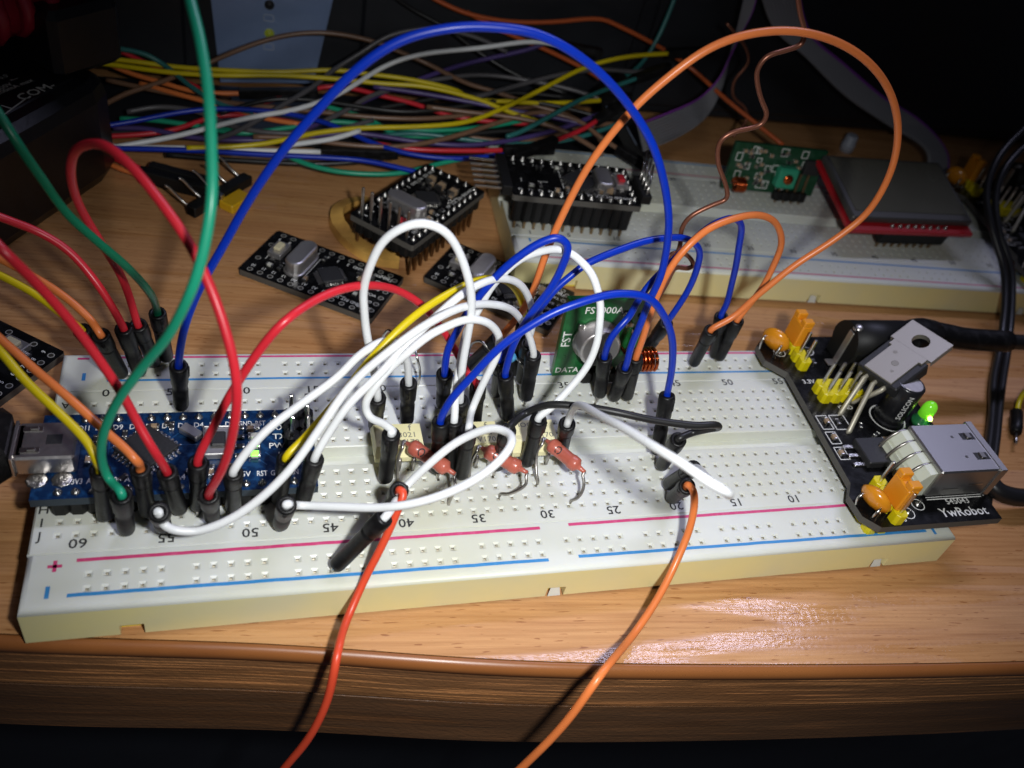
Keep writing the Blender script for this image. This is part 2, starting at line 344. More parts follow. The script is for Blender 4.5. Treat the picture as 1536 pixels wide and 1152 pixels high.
def rail_mesh(v0, v1, rows, notch):
    mb = MB(); e = 0.9
    hole_rows(mb, RAILI, rows, e, 165.1 - e, v0 + (e if notch else 0.12), v1 - (0.12 if notch else e))
    ya, yb = v0, v1; ta, tb = v0 + (e if notch else 0.12), v1 - (0.12 if notch else e)
    rings = []
    for k in range(5):
        f, g = 1 - math.cos(k * math.pi / 8), math.sin(k * math.pi / 8); rings.append([(e * f, ya + (ta - ya) * f, BT - e + e * g), (165.1 - e * f, ya + (ta - ya) * f, BT - e + e * g), (165.1 - e * f, yb + (tb - yb) * f, BT - e + e * g), (e * f, yb + (tb - yb) * f, BT - e + e * g)])
    mb.loft(rings, 0, True, None, False)
    zb = 0.5
    mb.add([(0, ya, zb), (0, ya, BT - e), (0, yb, BT - e), (0, yb, zb)], [(0, 1, 2, 3)], 2); mb.add([(165.1, yb, zb), (165.1, yb, BT - e), (165.1, ya, BT - e), (165.1, ya, zb)], [(0, 1, 2, 3)], 2)
    for side, y in ((1, ya), (-1, yb)):
        outer = (notch and side == 1) or (not notch and side == -1)
        nt = [(13.0, 16.5), (81.4, 84.8), (148.7, 152.1)] if outer else []
        x = 0.0
        def quad(a, b, z0, z1, yy0, yy1=None, mm=2):
            yy1 = yy0 if yy1 is None else yy1
            vs = [(a, yy0, z0), (b, yy0, z0), (b, yy1, z1), (a, yy1, z1)]
            mb.add(vs, [(0, 1, 2, 3) if side == 1 else (3, 2, 1, 0)], mm)
        for a, b in nt:
            quad(x, a, zb, BT - e, y); zt = 3.0; din = 1.5 * side
            quad(a, b, zt, BT - e, y); quad(a, b, zb, zt, y + din)
            mb.add([(a, y, zt), (b, y, zt), (b, y + din, zt), (a, y + din, zt)], [(0, 1, 2, 3)], 2)
            for q in (a, b): mb.add([(q, y, zb), (q, y + din, zb), (q, y + din, zt), (q, y, zt)], [(0, 1, 2, 3)], 2)
            # the little dovetail tab that closes the slot
            if a > 20: mb.add([(a + 0.5, y + 0.05 * side, 0.3), (b - 0.5, y + 0.05 * side, 0.3), (b - 0.9, y + 0.6 * side, 2.3), (a + 0.9, y + 0.6 * side, 2.3)], [(0, 1, 2, 3)], 0)
            x = b
        quad(x, 165.1, zb, BT - e, y)
    return mb.mesh('rail_strip', [PLAST, CONTACT, PSIDE])
def block_mesh():
    mb = MB(); e = 0.35; v0, v1 = 10.05, 44.55; c0, c1 = VC - 2.1, VC + 2.1
    hole_rows(mb, range(63), [ROWS[c] for c in 'JIHGF'], e, 165.1 - e, v0 + 0.12, c0 - 0.15)
    hole_rows(mb, range(63), [ROWS[c] for c in 'EDCBA'], e, 165.1 - e, c1 + 0.15, v1 - 0.12)
    X = 165.1
    prof = [(v0, 0.5), (v0, BT - 0.3), (v0 + 0.12, BT)]; prof2 = [(c0 - 0.15, BT), (c0, BT - 0.15), (c0 + 0.1, BT - 2.6), (c1 - 0.1, BT - 2.6), (c1, BT - 0.15), (c1 + 0.15, BT)]; prof3 = [(v1 - 0.12, BT), (v1, BT - 0.3), (v1, 0.5)]
    for pr in (prof, prof2, prof3):
        for (ya, za), (yb, zb_) in zip(pr, pr[1:]): mb.add([(0, ya, za), (X, ya, za), (X, yb, zb_), (0, yb, zb_)], [(0, 1, 2, 3)])
    for x, xe in ((0, e), (X, X - e)):
        for lo, hi in ((v0 + .12, c0 - .15), (c1 + .15, v1 - .12)):
            mb.add([(x, lo, BT - 0.35), (x, hi, BT - 0.35), (xe, hi, BT), (xe, lo, BT)], [(0, 1, 2, 3)])
        mb.add([(x, v0, 0.5), (x, v1, 0.5), (x, v1, BT - 0.35), (x, c1, BT - 0.35), (x, c1 - .1, BT - 2.6), (x, c0 + .1, BT - 2.6), (x, c0, BT - .35), (x, v0, BT - 0.35)], [tuple(range(8))], 2)
    return mb.mesh('terminal_block', [PLAST, CONTACT, PSIDE])
M_RF = rail_mesh(0.0, 9.95, RAILR, True); M_RB = rail_mesh(44.65, 54.6, RAILB, False); M_BL = block_mesh()
tb = MB(); tb.box(0.25, 164.85, 1.62, 52.9, 0.02, 0.52); M_TAPE = tb.mesh('adhesive_backing', TAPE)
def stripe(bb, name, u0, u1, v, w, m, sl=0.0):
    b = MB(); z = BT + 0.025; n = 40; vs = []
    for i in range(n + 1):
        u = u0 + (u1 - u0) * i / n; jit = random.uniform(-.035, .035); vv = v + sl * (u - u0) / 165
        vs += [(u, vv - w / 2 + jit, z), (u, vv + w / 2 + jit, z)]
    b.add(vs, [(2 * i, 2 * i + 2, 2 * i + 3, 2 * i + 1) for i in range(n)]); return b.build(name, m, bb)
def mark(bb, name, u, v, du, dv, m):
    b = MB(); b.box(u - du / 2, u + du / 2, v - dv / 2, v + dv / 2, BT + 0.02, BT + 0.03); return b.build(name, m, bb)
HOLE[:] = [0.42, 0.20, 0.19, 0.14, 0.6]      # rear board: smaller, shallower lead-ins so its holes hardly show
M2_RF = rail_mesh(0.0, 9.95, RAILR, True); M2_RB = rail_mesh(44.65, 54.6, RAILB, False); M2_BL = block_mesh()
def breadboard(label, loc, rz, MM):
    bb = thing('breadboard', label, 'breadboard', loc, (0, 0, rz))
    for nm, me in (('power_rail', MM[0]), ('power_rail', MM[1]), ('terminal_block', MM[2]), ('adhesive_backing', M_TAPE)): link(nm, me, bb)
    return bb
bb = breadboard('cream white breadboard in front holding the blue board, chips and most jumper wires', (0, 0, 0), 0, (M_RF, M_RB, M_BL))
PI = math.pi
for a, b_ in ((7.0, 80.9), (86.3, 157.5)): stripe(bb, 'red_rail_line', a, b_, 8.55 if a < 50 else 9.1, 0.62, REDP, 0.5)
for a, b_ in ((6.3, 80.8), (86.3, 158.9)): stripe(bb, 'blue_rail_line', a, b_, 2.45 if a < 50 else 2.35, 0.62, BLUEP, -0.7)
stripe(bb, 'red_rail_line', 8, 158, 53.35, 0.5, REDP); stripe(bb, 'blue_rail_line', 8, 158, 47.25, 0.5, BLUEP)
mark(bb, 'plus_sign', 4.1, 7.7, 2.0, 0.55, REDP); mark(bb, 'plus_sign', 4.1, 7.72, 0.55, 2.0, REDP)
mark(bb, 'minus_sign', 3.6, 3.2, 0.6, 2.1, BLUEP); mark(bb, 'minus_sign', 160.6, 1.95, 0.6, 1.8, BLUEP)
mark(bb, 'minus_sign', 4.1, 48.3, 0.6, 1.9, BLUEP); mark(bb, 'plus_sign', 3.6, 53.1, 2.0, 0.5, REDP)
for n in range(0, 61, 5):
    text(bb, str(n) if n else '0', 2.5, (hu(61.2 - n), 11.75, BT + .03), (0, 0, PI), INK, 'printed_number', 1.1)
    text(bb, str(n), 2.5, (hu(0.9 + n) if n else 8.1, 44.0 if n < 30 else 43.9, BT + .03), (0, 0, 0), INK, 'printed_number', 1.1)
for c in 'JIHGF': text(bb, c, 2.3, (1.3, ROWS[c], BT + .03), (0, 0, 0), INK, 'printed_letter')
for c in 'ABCDE': text(bb, c, 2.1, (1.9, ROWS[c], BT + .03), (0, 0, PI), INK, 'printed_letter')
BB2 = (95.091, 86.942); TH2 = -0.063108
bb2 = breadboard('second breadboard behind, carrying the grey display and the green receiver', (BB2[0], BB2[1], 0), TH2, (M2_RF, M2_RB, M2_BL))
def b2w(u, v, z=0.0):
    c, s = math.cos(TH2), math.sin(TH2); return Vector((BB2[0] + u * c - v * s, BB2[1] + u * s + v * c, z))
stripe(bb2, 'blue_rail_line', 7.5, 158, 8.2, 0.5, BLUEP); stripe(bb2, 'red_rail_line', 8, 158, 1.6, 0.4, REDP)
stripe(bb2, 'blue_rail_line', 7.5, 158, 53.0, 0.5, BLUEP); stripe(bb2, 'red_rail_line', 8, 158, 46.4, 0.4, REDP)
mark(bb2, 'minus_sign', 4.4, 8.2, 0.5, 1.6, BLUEP)
for n in [1] + list(range(5, 61, 5)):
    text(bb2, str(n), 2.1, (5.0 + 2.54 * (n - 1), 11.4, BT + .03), (0, 0, 0), INK, 'printed_number')
    text(bb2, str(n), 2.1, (5.0 + 2.54 * (n - 1), 43.4, BT + .03), (0, 0, 0), INK, 'printed_number')
for c, r in zip('ABCD', 'JIHG'): text(bb2, c, 2.1, (2.2, ROWS[r] + 0.6, BT + .03), (0, 0, 0), INK, 'printed_letter')
# ---- jumper wire table: pixel tracks; third value: number = height z (mm), ('d',x) = distance from lens plane, ('v',x) = depth plane
def D(x): return ('d',x)
def R(x): return ('r',x)
def V(x): return ('v',x)
WIRES=[
 # colour, label, endA (base px, top px) or None, track, endB
 ('blue','long blue jumper wire arching high over the whole front breadboard',((272,610),(268,548)),
  [(275,500),(300,430),(340,360),(380,290),(430,220),(480,160),(540,100),(600,62),(670,43),(740,40),(800,50),(860,78),(920,130),(965,190),(990,250),(1002,310),(1002,360),(992,410),(975,450),(959,490),(945,525)],((921,596),(938,551))),
 ('orange','long orange jumper wire arching highest at the right over the grey display',((703,550),(748,508)),
  [(785,465),(800,435),(815,390),(840,330),(880,255),(930,185),(985,130),(1050,80),(1120,52),(1190,47),(1260,65),(1310,100),(1340,150),(1347,200),(1335,260),(1300,320),(1250,360),(1190,400),(1140,440),(1100,475)],((1040,545),(1067,495))),
 ('red','red jumper wire looping up beside the black meter and down onto the blue board',((232,545),(207,487)),
  [(185,420,R(-4)),(155,370,R(-9)),(120,310,R(-16)),(106,262,R(-22)),(112,228,R(-26)),(135,215,R(-29)),(165,222,R(-31)),(215,270,R(-32)),(260,330,R(-31)),(300,395,R(-29)),(325,455,R(-27)),(347,525,R(-24)),(355,590,R(-20)),(349,650,R(-14)),(333,705,R(-7))],((318,776),(313,742))),
 ('green','bright green jumper wire hanging in from the top edge of the picture',None,
  [(278,-60,D(104)),(285,0,D(103)),(300,60,D(102)),(312,140,D(101)),(318,220,D(101)),(317,300,D(101)),(306,370,D(102)),(285,440,D(104)),(255,500,D(108)),(215,550,D(113)),(177,600,D(118)),(157,645,D(122)),(152,685,D(126)),(163,718,D(129))],((190,795),(182,742))),
 ('dark_green','dark green jumper wire leaning left from the back rail across the meter',((250,538),(236,469)),
  [(225,440,32),(190,400,40),(150,365,45),(100,320,50),(60,265,56),(20,205,62),(-60,80,70)],None),
 ('red','straight red jumper wire slanting from the left edge onto the blue board',None,
  [(-90,270,60),(0,372,58),(60,430,52),(120,500,45),(170,570,38),(205,632,32),(232,678,28)],((270,765),(250,707))),
 ('orange','orange jumper wire slanting in low from the left edge beside a yellow one',None,
  [(-90,430,36),(0,508,33),(50,553,31),(100,594,30),(150,638,28),(182,668,27),(203,690,26)],((222,770),(210,702))),
 ('yellow','yellow jumper wire slanting in low from the left edge over the metal socket',None,
  [(-90,440,36),(0,527,34),(40,572,32),(90,620,30),(128,660,28),(144,690,26)],((158,775),(150,704))),
 ('yellow','short stretch of yellow jumper wire at the left edge ending in the back rail',((172,558),(122,495)),
  [(100,478,24),(60,446,26),(0,412,28),(-80,375,30)],None),
 ('orange','orange jumper wire at the left edge ending in the back rail',((183,562),(151,502)),
  [(135,480,24),(110,455,26),(60,420,28),(0,388,30),(-80,350,32)],None),
 ('red','red jumper wire from the left edge to the back rail',((210,559),(185,492)),
  [(150,432,30),(105,378,35),(55,347,38),(0,325,41),(-80,300,44)],None),
 ('red','red jumper wire making a wide flat arch from the blue board to the chips',((297,760),(297,693)),
  [(318,645),(345,592),(385,530),(430,480),(480,447,V(24)),(540,428,V(29)),(590,433,V(33)),(630,455,V(35)),(660,490,V(36)),(685,530,V(36)),(703,562,V(34))],((712,634),(717,580))),
 ('white','white jumper wire from the pin row marked five volts to a single upright plug',((350,762),(350,708)),
  [(366,683),(400,645),(446,610),(503,568),(535,537),(560,518),(580,511),(600,520),(611,545)],((610,632),(613,574))),
 ('white','white jumper wire making a tall narrow arch over the yellow one',((563,642),(566,596)),
  [(562,560),(552,510),(546,470),(545,440),(554,402),(580,357),(625,335),(665,345),(692,385),(704,425),(707,465),(702,500),(694,550)],((690,660),(690,600))),
 ('white','white jumper wire bowing low over the number fifty five and up to the back rail',((245,790),(238,768)),
  [(244,784,R(0)),(262,795,R(-2)),(295,797,R(-3)),(340,782,R(-5)),(390,748,R(-7)),(440,697,R(-9)),(480,643,R(-11)),(515,592,R(-13)),(560,545,R(-15)),(605,510,R(-17)),(650,480,R(-17)),(689,463,R(-16)),(721,456,R(-14)),(754,459,R(-11)),(775,471,R(-7)),(790,495,R(-3))],((789,597),(800,532))),
 ('white','white jumper wire rising close below the yellow one and bending over its end',((455,750),(472,687)),
  [(490,655),(520,611),(560,570),(600,527),(650,478),(700,437),(740,419),(775,423),(795,450),(800,480)],((782,570),(792,515))),
 ('yellow','yellow jumper wire arching from the shaded end of the blue board to the chips',((418,752),(430,687)),
  [(455,660),(480,630),(515,590),(560,535),(620,476),(680,436),(715,421),(745,417),(768,428),(782,452)],((772,560),(786,485))),
 ('white','white jumper wire with a tight curl beside the leftmost cream chip',((578,719),(587,650)),
  [(593,655,D(148)),(588,645,D(146)),(576,636,D(145)),(558,628,D(143)),(549,614,D(142)),(550,600,D(141)),(560,583,D(140)),(583,555,D(139)),(618,523,D(138)),(654,497,D(139)),(683,484,D(140)),(713,479,D(142)),(736,487,D(145)),(748,505,D(148)),(747,527,D(150)),(736,554,D(152)),(719,588,D(154)),(707,616,D(155))],((692,714),(703,644))),
 ('white','white jumper wire arching under the blue one to the plug left of the red resistor',((676,702),(681,630)),
  [(684,590,V(25)),(692,534,V(30)),(703,490,V(34.5)),(720,460,V(36)),(742,424,V(36.5)),(778,391,V(36.5)),(811,377,V(36)),(839,374,V(34.5)),(861,383,V(33)),(881,402,V(31)),(894,427,V(29)),(900,455,V(28)),(900,485,V(27)),(895,515,V(26)),(880,550,V(25)),(852,585,V(23.5)),(828,611,V(22))],((790,695),(808,628))),
 ('blue','blue jumper wire in a low wide arch passing in front of the green module',((655,705),(661,632)),
  [(674,603),(705,567),(750,521),(800,486),(850,461),(900,445),(940,440),(975,448),(998,477),(1008,512),(1008,550)],((985,680),(1001,592))),
 ('blue','blue jumper wire bent back in a hook between the white ones',((664,607),(667,560)),
  [(671,525),(684,500),(703,467),(732,428),(770,390),(810,365),(838,357),(851,368),(846,393),(824,435),(800,467),(779,500),(765,530)],((762,627),(758,562))),
 ('blue','blue jumper wire in a long flat arch ending at the red rail behind',((745,590),(752,540)),
  [(768,515),(800,475),(828,440),(855,415),(883,394),(944,369),(989,358),(1028,358),(1049,374),(1046,400),(1032,436)],((965,530),(1000,484))),
 ('blue','blue jumper wire in a steep arch beside the shorter orange one',((900,592),(907,535)),
  [(913,512),(928,492),(945,474),(959,448),(978,422),(1006,395),(1044,357),(1072,336),(1100,327),(1112,340),(1108,374),(1100,416),(1090,455)],((1072,534),(1082,474))),
 ('orange','short orange jumper wire arching over the front edge of the rear breadboard',((940,596),(954,536)),
  [(968,495),(981,456),(1000,412),(1030,370),(1060,345),(1100,328),(1140,323),(1165,337),(1172,365),(1160,400),(1140,437)],((1078,537),(1106,480))),
 ('white','white jumper wire in a flat loop lying over the numbers forty and thirty five',((421,787),(430,757)),
  [(448,758,D(137)),(500,760,D(136)),(560,762,D(134)),(620,755,D(132)),(690,731,D(131)),(738,702,D(131)),(766,670,D(133)),(763,650,D(136)),(737,642,D(138)),(692,659,D(140)),(642,698,D(141)),(605,735,D(142))],((503,850),(577,776))),
 ('flash_lit_red','red jumper wire dropping over the front edge of the desk',((585,757),(599,736)),  # red insulation tinted brighter and oranger, the phone lamp's light put into the colour
  [(605,741,22),(597,765,20),(568,826,14),(542,880,9),(520,932,6),(505,985,V(-11)),(491,1050,V(-14)),(462,1108,V(-15)),(425,1155,V(-15)),(370,1220,V(-15))],None),
 ('orange','orange jumper wire dropping over the front edge of the desk',((1008,747),(1031,729)),
  [(1038,733,22),(1042,752,20),(1034,795,15),(1012,848,10),(985,900,7),(950,952,5),(902,1010,V(-21)),(852,1080,V(-24)),(782,1152,V(-25)),(700,1230,V(-25))],None),
 ('black','black jumper wire with a sharp turn over the middle of the breadboard',((992,699),(1018,659)),
  [(1040,649,D(160)),(1062,644,D(158)),(1078,641,D(156)),(1072,637,D(154)),(1040,638,D(153)),(990,632,D(152)),(930,620,D(151)),(870,609,D(152)),(822,607,D(153)),(788,620,D(156))],((745,700),(762,645))),
 ('white','stiff white jumper wire pointing forward over the middle of the breadboard',((842,675),(851,635)),
  [(856,622,D(155)),(868,607,D(146)),(905,626,D(133)),(950,651,D(124)),(1000,681,D(117)),(1050,713,D(113)),(1082,734,D(113)),(1094,742,D(117)),(1086,736,D(126)),(1064,719,D(140))],((1002,727),(1041,702))),
]
BUNDLE=[ # colour, label, offset, track
 ('brown','brown wire bowing up over the silver panel',0,[(150,160),(190,140),(230,127),(300,100),(350,78),(400,60),(450,50),(500,50),(560,62),(600,78),(640,95),(700,125),(745,138),(800,158),(850,172),(885,192),(905,215)]),
 ('yellow','upper of the two yellow wires crossing the silver panel',-2,[(90,82),(140,86),(200,92),(260,100),(330,105),(420,108),(500,105),(560,112),(620,120),(690,138),(700,148),(760,152),(830,155),(905,150)]),
 ('yellow','lower of the two yellow wires crossing the silver panel',-4,[(90,88),(170,97),(250,108),(330,113),(420,113),(500,118),(570,125),(640,130),(720,150),(770,170),(830,190)]),
 ('teal','teal wire leaving the top of the meter',-3,[(90,72),(135,70),(180,73),(220,82),(250,100),(280,125),(310,145),(340,160),(380,168)]),
 ('orange','orange wire running behind the green one into a black plug',2,[(100,85),(135,85),(190,108),(240,123),(290,137),(330,140),(364,140)]),
 ('red','short red wire at the upper corner of the meter',4,[(80,45),(130,58),(160,68),(210,90),(270,118),(320,143)]),
 ('blue','dull blue wire swinging low in front of the rear black board',-4,[(150,190),(200,182),(260,170),(320,163),(380,165),(440,172),(500,188),(560,215),(620,232),(690,238),(755,232)]),
 ('white','white wire rising from the meter to the top of the bundle',-5,[(150,224),(205,215),(260,205),(320,190),(380,175),(440,165),(500,145),(540,122),(570,103),(600,90),(640,80),(720,72),(800,62),(845,69)]),
 ('white','white wire at the bottom of the bundle with a black plug',-2,[(150,218),(205,221),(280,222),(360,225),(487,228)]),
 ('blue','dull blue wire lying along the bottom of the bundle',-5,[(150,222),(205,223),(300,226),(400,232),(500,237),(548,241),(600,252),(640,262)]),
 ('green','green wire sagging lowest onto the desk',-3,[(420,225),(440,238),(480,252),(530,260),(600,260),(660,245),(695,238)]),
 ('black','black wire along the bottom of the bundle',0,[(250,232),(320,238),(400,243),(480,246),(560,240),(620,225),(700,202),(800,195),(860,198)]),
 ('red','red wire low at the left end of the bundle',2,[(150,205),(205,202),(260,195),(310,178),(350,172),(420,180),(470,190)]),
 ('red','red wire weaving through the middle of the bundle',3,[(300,135),(325,145),(350,158),(400,152),(450,140),(490,130),(530,133),(570,143),(620,155),(680,175),(760,184),(810,186)]),
 ('purple','purple wire climbing through the bundle to the upper right',1,[(330,205),(390,210),(440,200),(500,175),(560,145),(620,122),(700,95),(790,75),(815,66)]),
 ('grey','grey wire rising steeply across the silver panel edge',-3,[(320,210),(360,195),(420,160),(470,130),(500,105),(540,80),(580,55),(620,45),(660,43),(720,58),(760,78)]),
 ('yellow','yellow wire rising from the middle of the bundle to the upper right',-6,[(280,222),(330,221),(400,215),(470,200),(540,192),(620,190),(700,183),(760,160),(820,130),(880,100),(940,85),(1006,80)]),
 ('green','green wire short and curved in the middle of the bundle',3,[(490,160),(520,168),(560,182),(590,200),(640,205),(695,202)]),
 ('grey','grey wire curving over the middle of the bundle to the right',0,[(480,185),(520,165),(560,142),(640,122),(720,112),(800,122),(860,135),(905,150)]),
 ('black','black wire crossing the middle of the bundle',4,[(430,170),(500,165),(560,163),(640,150),(720,140),(790,140),(850,146)]),
 ('teal','teal wire rising out of the right end of the bundle',-7,[(760,205),(780,198),(830,172),(870,150),(920,130),(957,117)]),
 ('teal','teal wire coming down from the top edge into a black plug',0,[(1018,-20),(1005,15),(985,60),(960,98),(932,118)]),
 ('brown','tan wire waving low through the bundle',-4,[(380,205),(440,207),(520,217),(600,220),(680,205),(760,180),(810,168),(870,182),(898,204),(930,225)]),
 ('purple','purple wire low at the right end of the bundle',-2,[(420,215),(480,203),(540,200),(620,212),(700,218),(780,208),(850,190),(900,170)]),
 ('red','red wire low at the right end of the bundle',-3,[(560,215),(620,224),(700,226),(758,225)]),
 ('red','short bright red wire end beside the rear black board',-7,[(830,212),(870,196),(897,180)]),
 ('dark_orange','dull orange wire crossing the dark case from the top edge to the receiver',2,[(630,-15),(655,0),(700,20),(760,32),(830,33),(900,28),(930,40),(970,60),(1005,80),(1040,105),(1090,150),(1130,182),(1175,218)]),
 ('dark_orange','thin dull orange wire slanting down behind the blue arch',3,[(700,18),(750,45),(820,75),(880,105),(900,118)]),
 ('brown','brown wire running under the purple one at the right end',1,[(700,205),(760,212),(830,205),(880,190),(920,185)]),
 ('black','black wire slanting down across the dark case',5,[(585,-10),(620,15),(670,42),(720,80),(790,120),(850,140)]),
 ('green','green wire at the left end of the bundle behind the blue one',3,[(180,178),(230,180),(290,188),(340,195),(400,198),(450,215)]),
 ('purple','dark purple wire at the left end of the bundle',1,[(170,192),(220,193),(280,205),(340,210),(420,208),(520,190)]),
 ('brown','dark brown wire sagging between the two yellow wires and the red one',2,[(160,120),(230,135),(310,150),(400,160),(480,168),(560,176),(640,178),(720,170),(800,160),(870,156)]),
 ('grey','grey wire looping low at the left end of the bundle',-1,[(190,168),(240,160),(300,168),(350,190),(420,200),(500,196),(560,180)]),
 ('green','dull green wire hidden low in the middle of the bundle',2,[(300,190),(360,200),(430,192),(500,182),(570,190),(650,196),(730,190),(800,178)]),
 ('white','thin white wire end glinting in the middle of the bundle',-6,[(430,218),(460,214),(500,208),(540,196)]),
 ('orange','orange wire end low at the left of the bundle',1,[(210,125),(270,142),(330,158),(400,178),(450,186)]),
 ('black','black wire looping over the top of the bundle',-2,[(330,170),(400,150),(470,150),(540,160),(610,168),(690,160),(760,150),(840,160),(900,176)]),
 ('purple','violet wire crossing the two yellow wires at the right',-3,[(560,130),(620,138),(690,150),(760,164),(830,176),(890,190)]),
 ('teal','dark teal wire low at the right end of the bundle',1,[(560,205),(620,200),(690,208),(760,216),(840,212),(900,196),(940,180)]),
 ('brown','tan wire bowing over the right end of the bundle',-5,[(640,160),(700,168),(770,176),(830,190),(880,215),(905,232)]),
 ('grey','grey wire rising to the right above the yellow end',-2,[(700,150),(770,130),(840,112),(900,104),(960,108),(1010,100)]),
]
# ================================================================== jumper wires
WR = 0.66
ALLHOLES = [(hu(i), ROWS[c]) for i in range(63) for c in ROWS] + [(hu(i), r) for i in RAILI for r in RAILR + RAILB]
def nearest_hole(p): return min(ALLHOLES, key=lambda h: (h[0] - p.x) ** 2 + (h[1] - p.y) ** 2)
def house_pose(e, L=13.5, zb=9.7):
    B = atz(*e[0], zb); d = ray(*e[1]).normalized(); w = B - CAM; tc = w.dot(d); h2 = w.dot(w) - tc * tc
    T = CAM + d * (tc if h2 >= L * L else tc - math.sqrt(L * L - h2))
    return B, T
def housing(B, T, parent, var):
    L = (T - B).length; a = T - B
    r = 1.30
    prof = [(0.55, 0.0), (r * 0.93, 0.35), (r, 1.0), (r, L * 0.66), (r * 1.05, L * 0.665), (r * 1.05, L * 0.69), (r, L * 0.70), (r * 1.02, L * 0.72), (r * 1.16, L * 0.74), (r * 1.17, L - 0.35), (r * 1.10, L), (0.86, L), (0.80, L - 1.6)]
    if var == 1: prof = [(0.55, 0.0), (r * 0.95, 0.35), (r * 1.02, 1.0), (r * 1.04, L * 0.45), (r * 0.98, L * 0.46), (r * 1.0, L * 0.60), (r * 1.12, L * 0.62), (r * 1.2, L - 0.4), (r * 1.1, L), (0.86, L), (0.80, L - 1.6)]
    mb = MB(); mb.lathe(B, a, prof, 16); h = mb.build('plug_housing', HOUS, parent, True)
    # the key nub on the collar
    ax = a.normalized(); x, y = axes(ax); c = B + ax * (L * 0.87); ang = random.uniform(0, 6.28); dn = x * math.cos(ang) + y * math.sin(ang)
    nb = MB(); nb.cyl(c - ax * 1.3 + dn * 1.25, c + ax * 1.3 + dn * 1.25, 0.45, 8); nb.build('key_ridge', HOUS, h, True)
    hx, hy = nearest_hole(B)
    tip = Vector((hx, hy, 6.8)); pm = MB(); pm.tube([B + ax * 0.6, B * 0.4 + Vector((hx, hy, BT + 0.1)) * 0.6, tip], 0.34, 6); pm.build('pin', STEEL, parent, True)
def jumper(colr, label, a, track, b, r=WR, group='jumper wires plugged into the front breadboard'):
    pa = house_pose(a) if a else None; pb = house_pose(b) if b else None
    A = pa[1] if a else None; B = pb[1] if b else None
    base = pa[0] if a else pb[0]
    t = thing('jumper_wire', label, 'wire', (base.x, base.y, BT), group=group)
    A2 = A or Vector((0, 0, 0)); B2 = B or Vector((1, 1, 0)); dA, dB = depth(A2), depth(B2); pts = []
    for i, q in enumerate(track):
        if len(q) == 2: p = onpl(A2, B2, *q)
        elif isinstance(q[2], tuple):
            if q[2][0] == 'v': pts.append(onv(q[0], q[1], q[2][1])); continue
            fr = (i + 1) / (len(track) + 1); dd = q[2][1] if q[2][0] == 'd' else dA + (dB - dA) * fr + q[2][1]
            p = CAM + ray(q[0], q[1]) * dd
        else: p = atz(*q)
        pts.append(p)
    if a: pts = [A + (pa[0] - A).normalized() * 1.5, A + (A - pa[0]).normalized() * 0.5] + pts
    if b: pts = pts + [B + (B - pb[0]).normalized() * 0.5, B + (pb[0] - B).normalized() * 1.5]
    sp = spline(pts, 7, 3); n = len(sp); ph = [random.uniform(0, 6.28) for _ in range(6)]
    for k in range(n):      # the springy unevenness of a handled wire
        w = min(1.0, k / 10, (n - 1 - k) / 10) * 0.045
        sp[k] = sp[k] + Vector((math.sin(k * .23 + ph[0]) + .6 * math.sin(k * .51 + ph[1]), math.sin(k * .19 + ph[2]) + .6 * math.sin(k * .57 + ph[3]), math.sin(k * .21 + ph[4]) + .6 * math.sin(k * .47 + ph[5]))) * w
    mb = MB(); mb.tube(sp, lambda f: r * (1 + .012 * math.sin(f * 37 + ph[0])), 12); mb.build('wire', wmat(colr), t, True)
    if a: housing(pa[0], pa[1], t, random.randint(0, 1))
    if b: housing(pb[0], pb[1], t, random.randint(0, 1))
for w in WIRES: jumper(*w)
# ------------------------------------------------------------------ the wire bundle on the desk behind
BUNCH = []
for colr, label, off, track in BUNDLE:
    pts = []
    for x, y in track:
        v = 128 + (250 - y) * 0.24 if y > 100 else 164 + (100 - y) * 0.06
        v = min(v + off * 0.8, 173)
        p = onv(x, y, v)
        if p.z < (2.9 if v > 146 else 0.9): p = atz(x, y, 2.9 if v > 146 else 0.9)
        pts.append(p)
    o = MB(); sp = spline(pts, 6, 3); c0 = sp[0]
    t = thing('bundle_wire', label, 'wire', (c0.x, c0.y, 0), group='loose wires bundled behind the breadboards')
    o.tube(sp, 0.68, 8); o.build('insulation', wmat(colr), t, True); BUNCH.append((t, sp))
def end_plug(k, which, L=11):
    t, sp = BUNCH[k]; p, q = (sp[-1], sp[-4]) if which else (sp[0], sp[3]); d = (p - q).normalized()
    mb = MB(); x, y = axes(d); M = Matrix((( x.x, y.x, d.x), (x.y, y.y, d.y), (x.z, y.z, d.z))).to_4x4(); M.translation = p
    mb.box(-1.25, 1.25, -1.25, 1.25, -1, L, 0.2, 0, M); mb.build('plug_housing', HOUS, t, True)
for k, L in ((1, 9), (4, 20), (8, 19), (16, 14), (18, 8), (20, 12), (21, 10), (25, 12), (24, 14), (7, 12), (22, 9), (13, 12), (9, 8), (5, 5)): end_plug(k, 1, L)
end_plug(25, 0, 13)
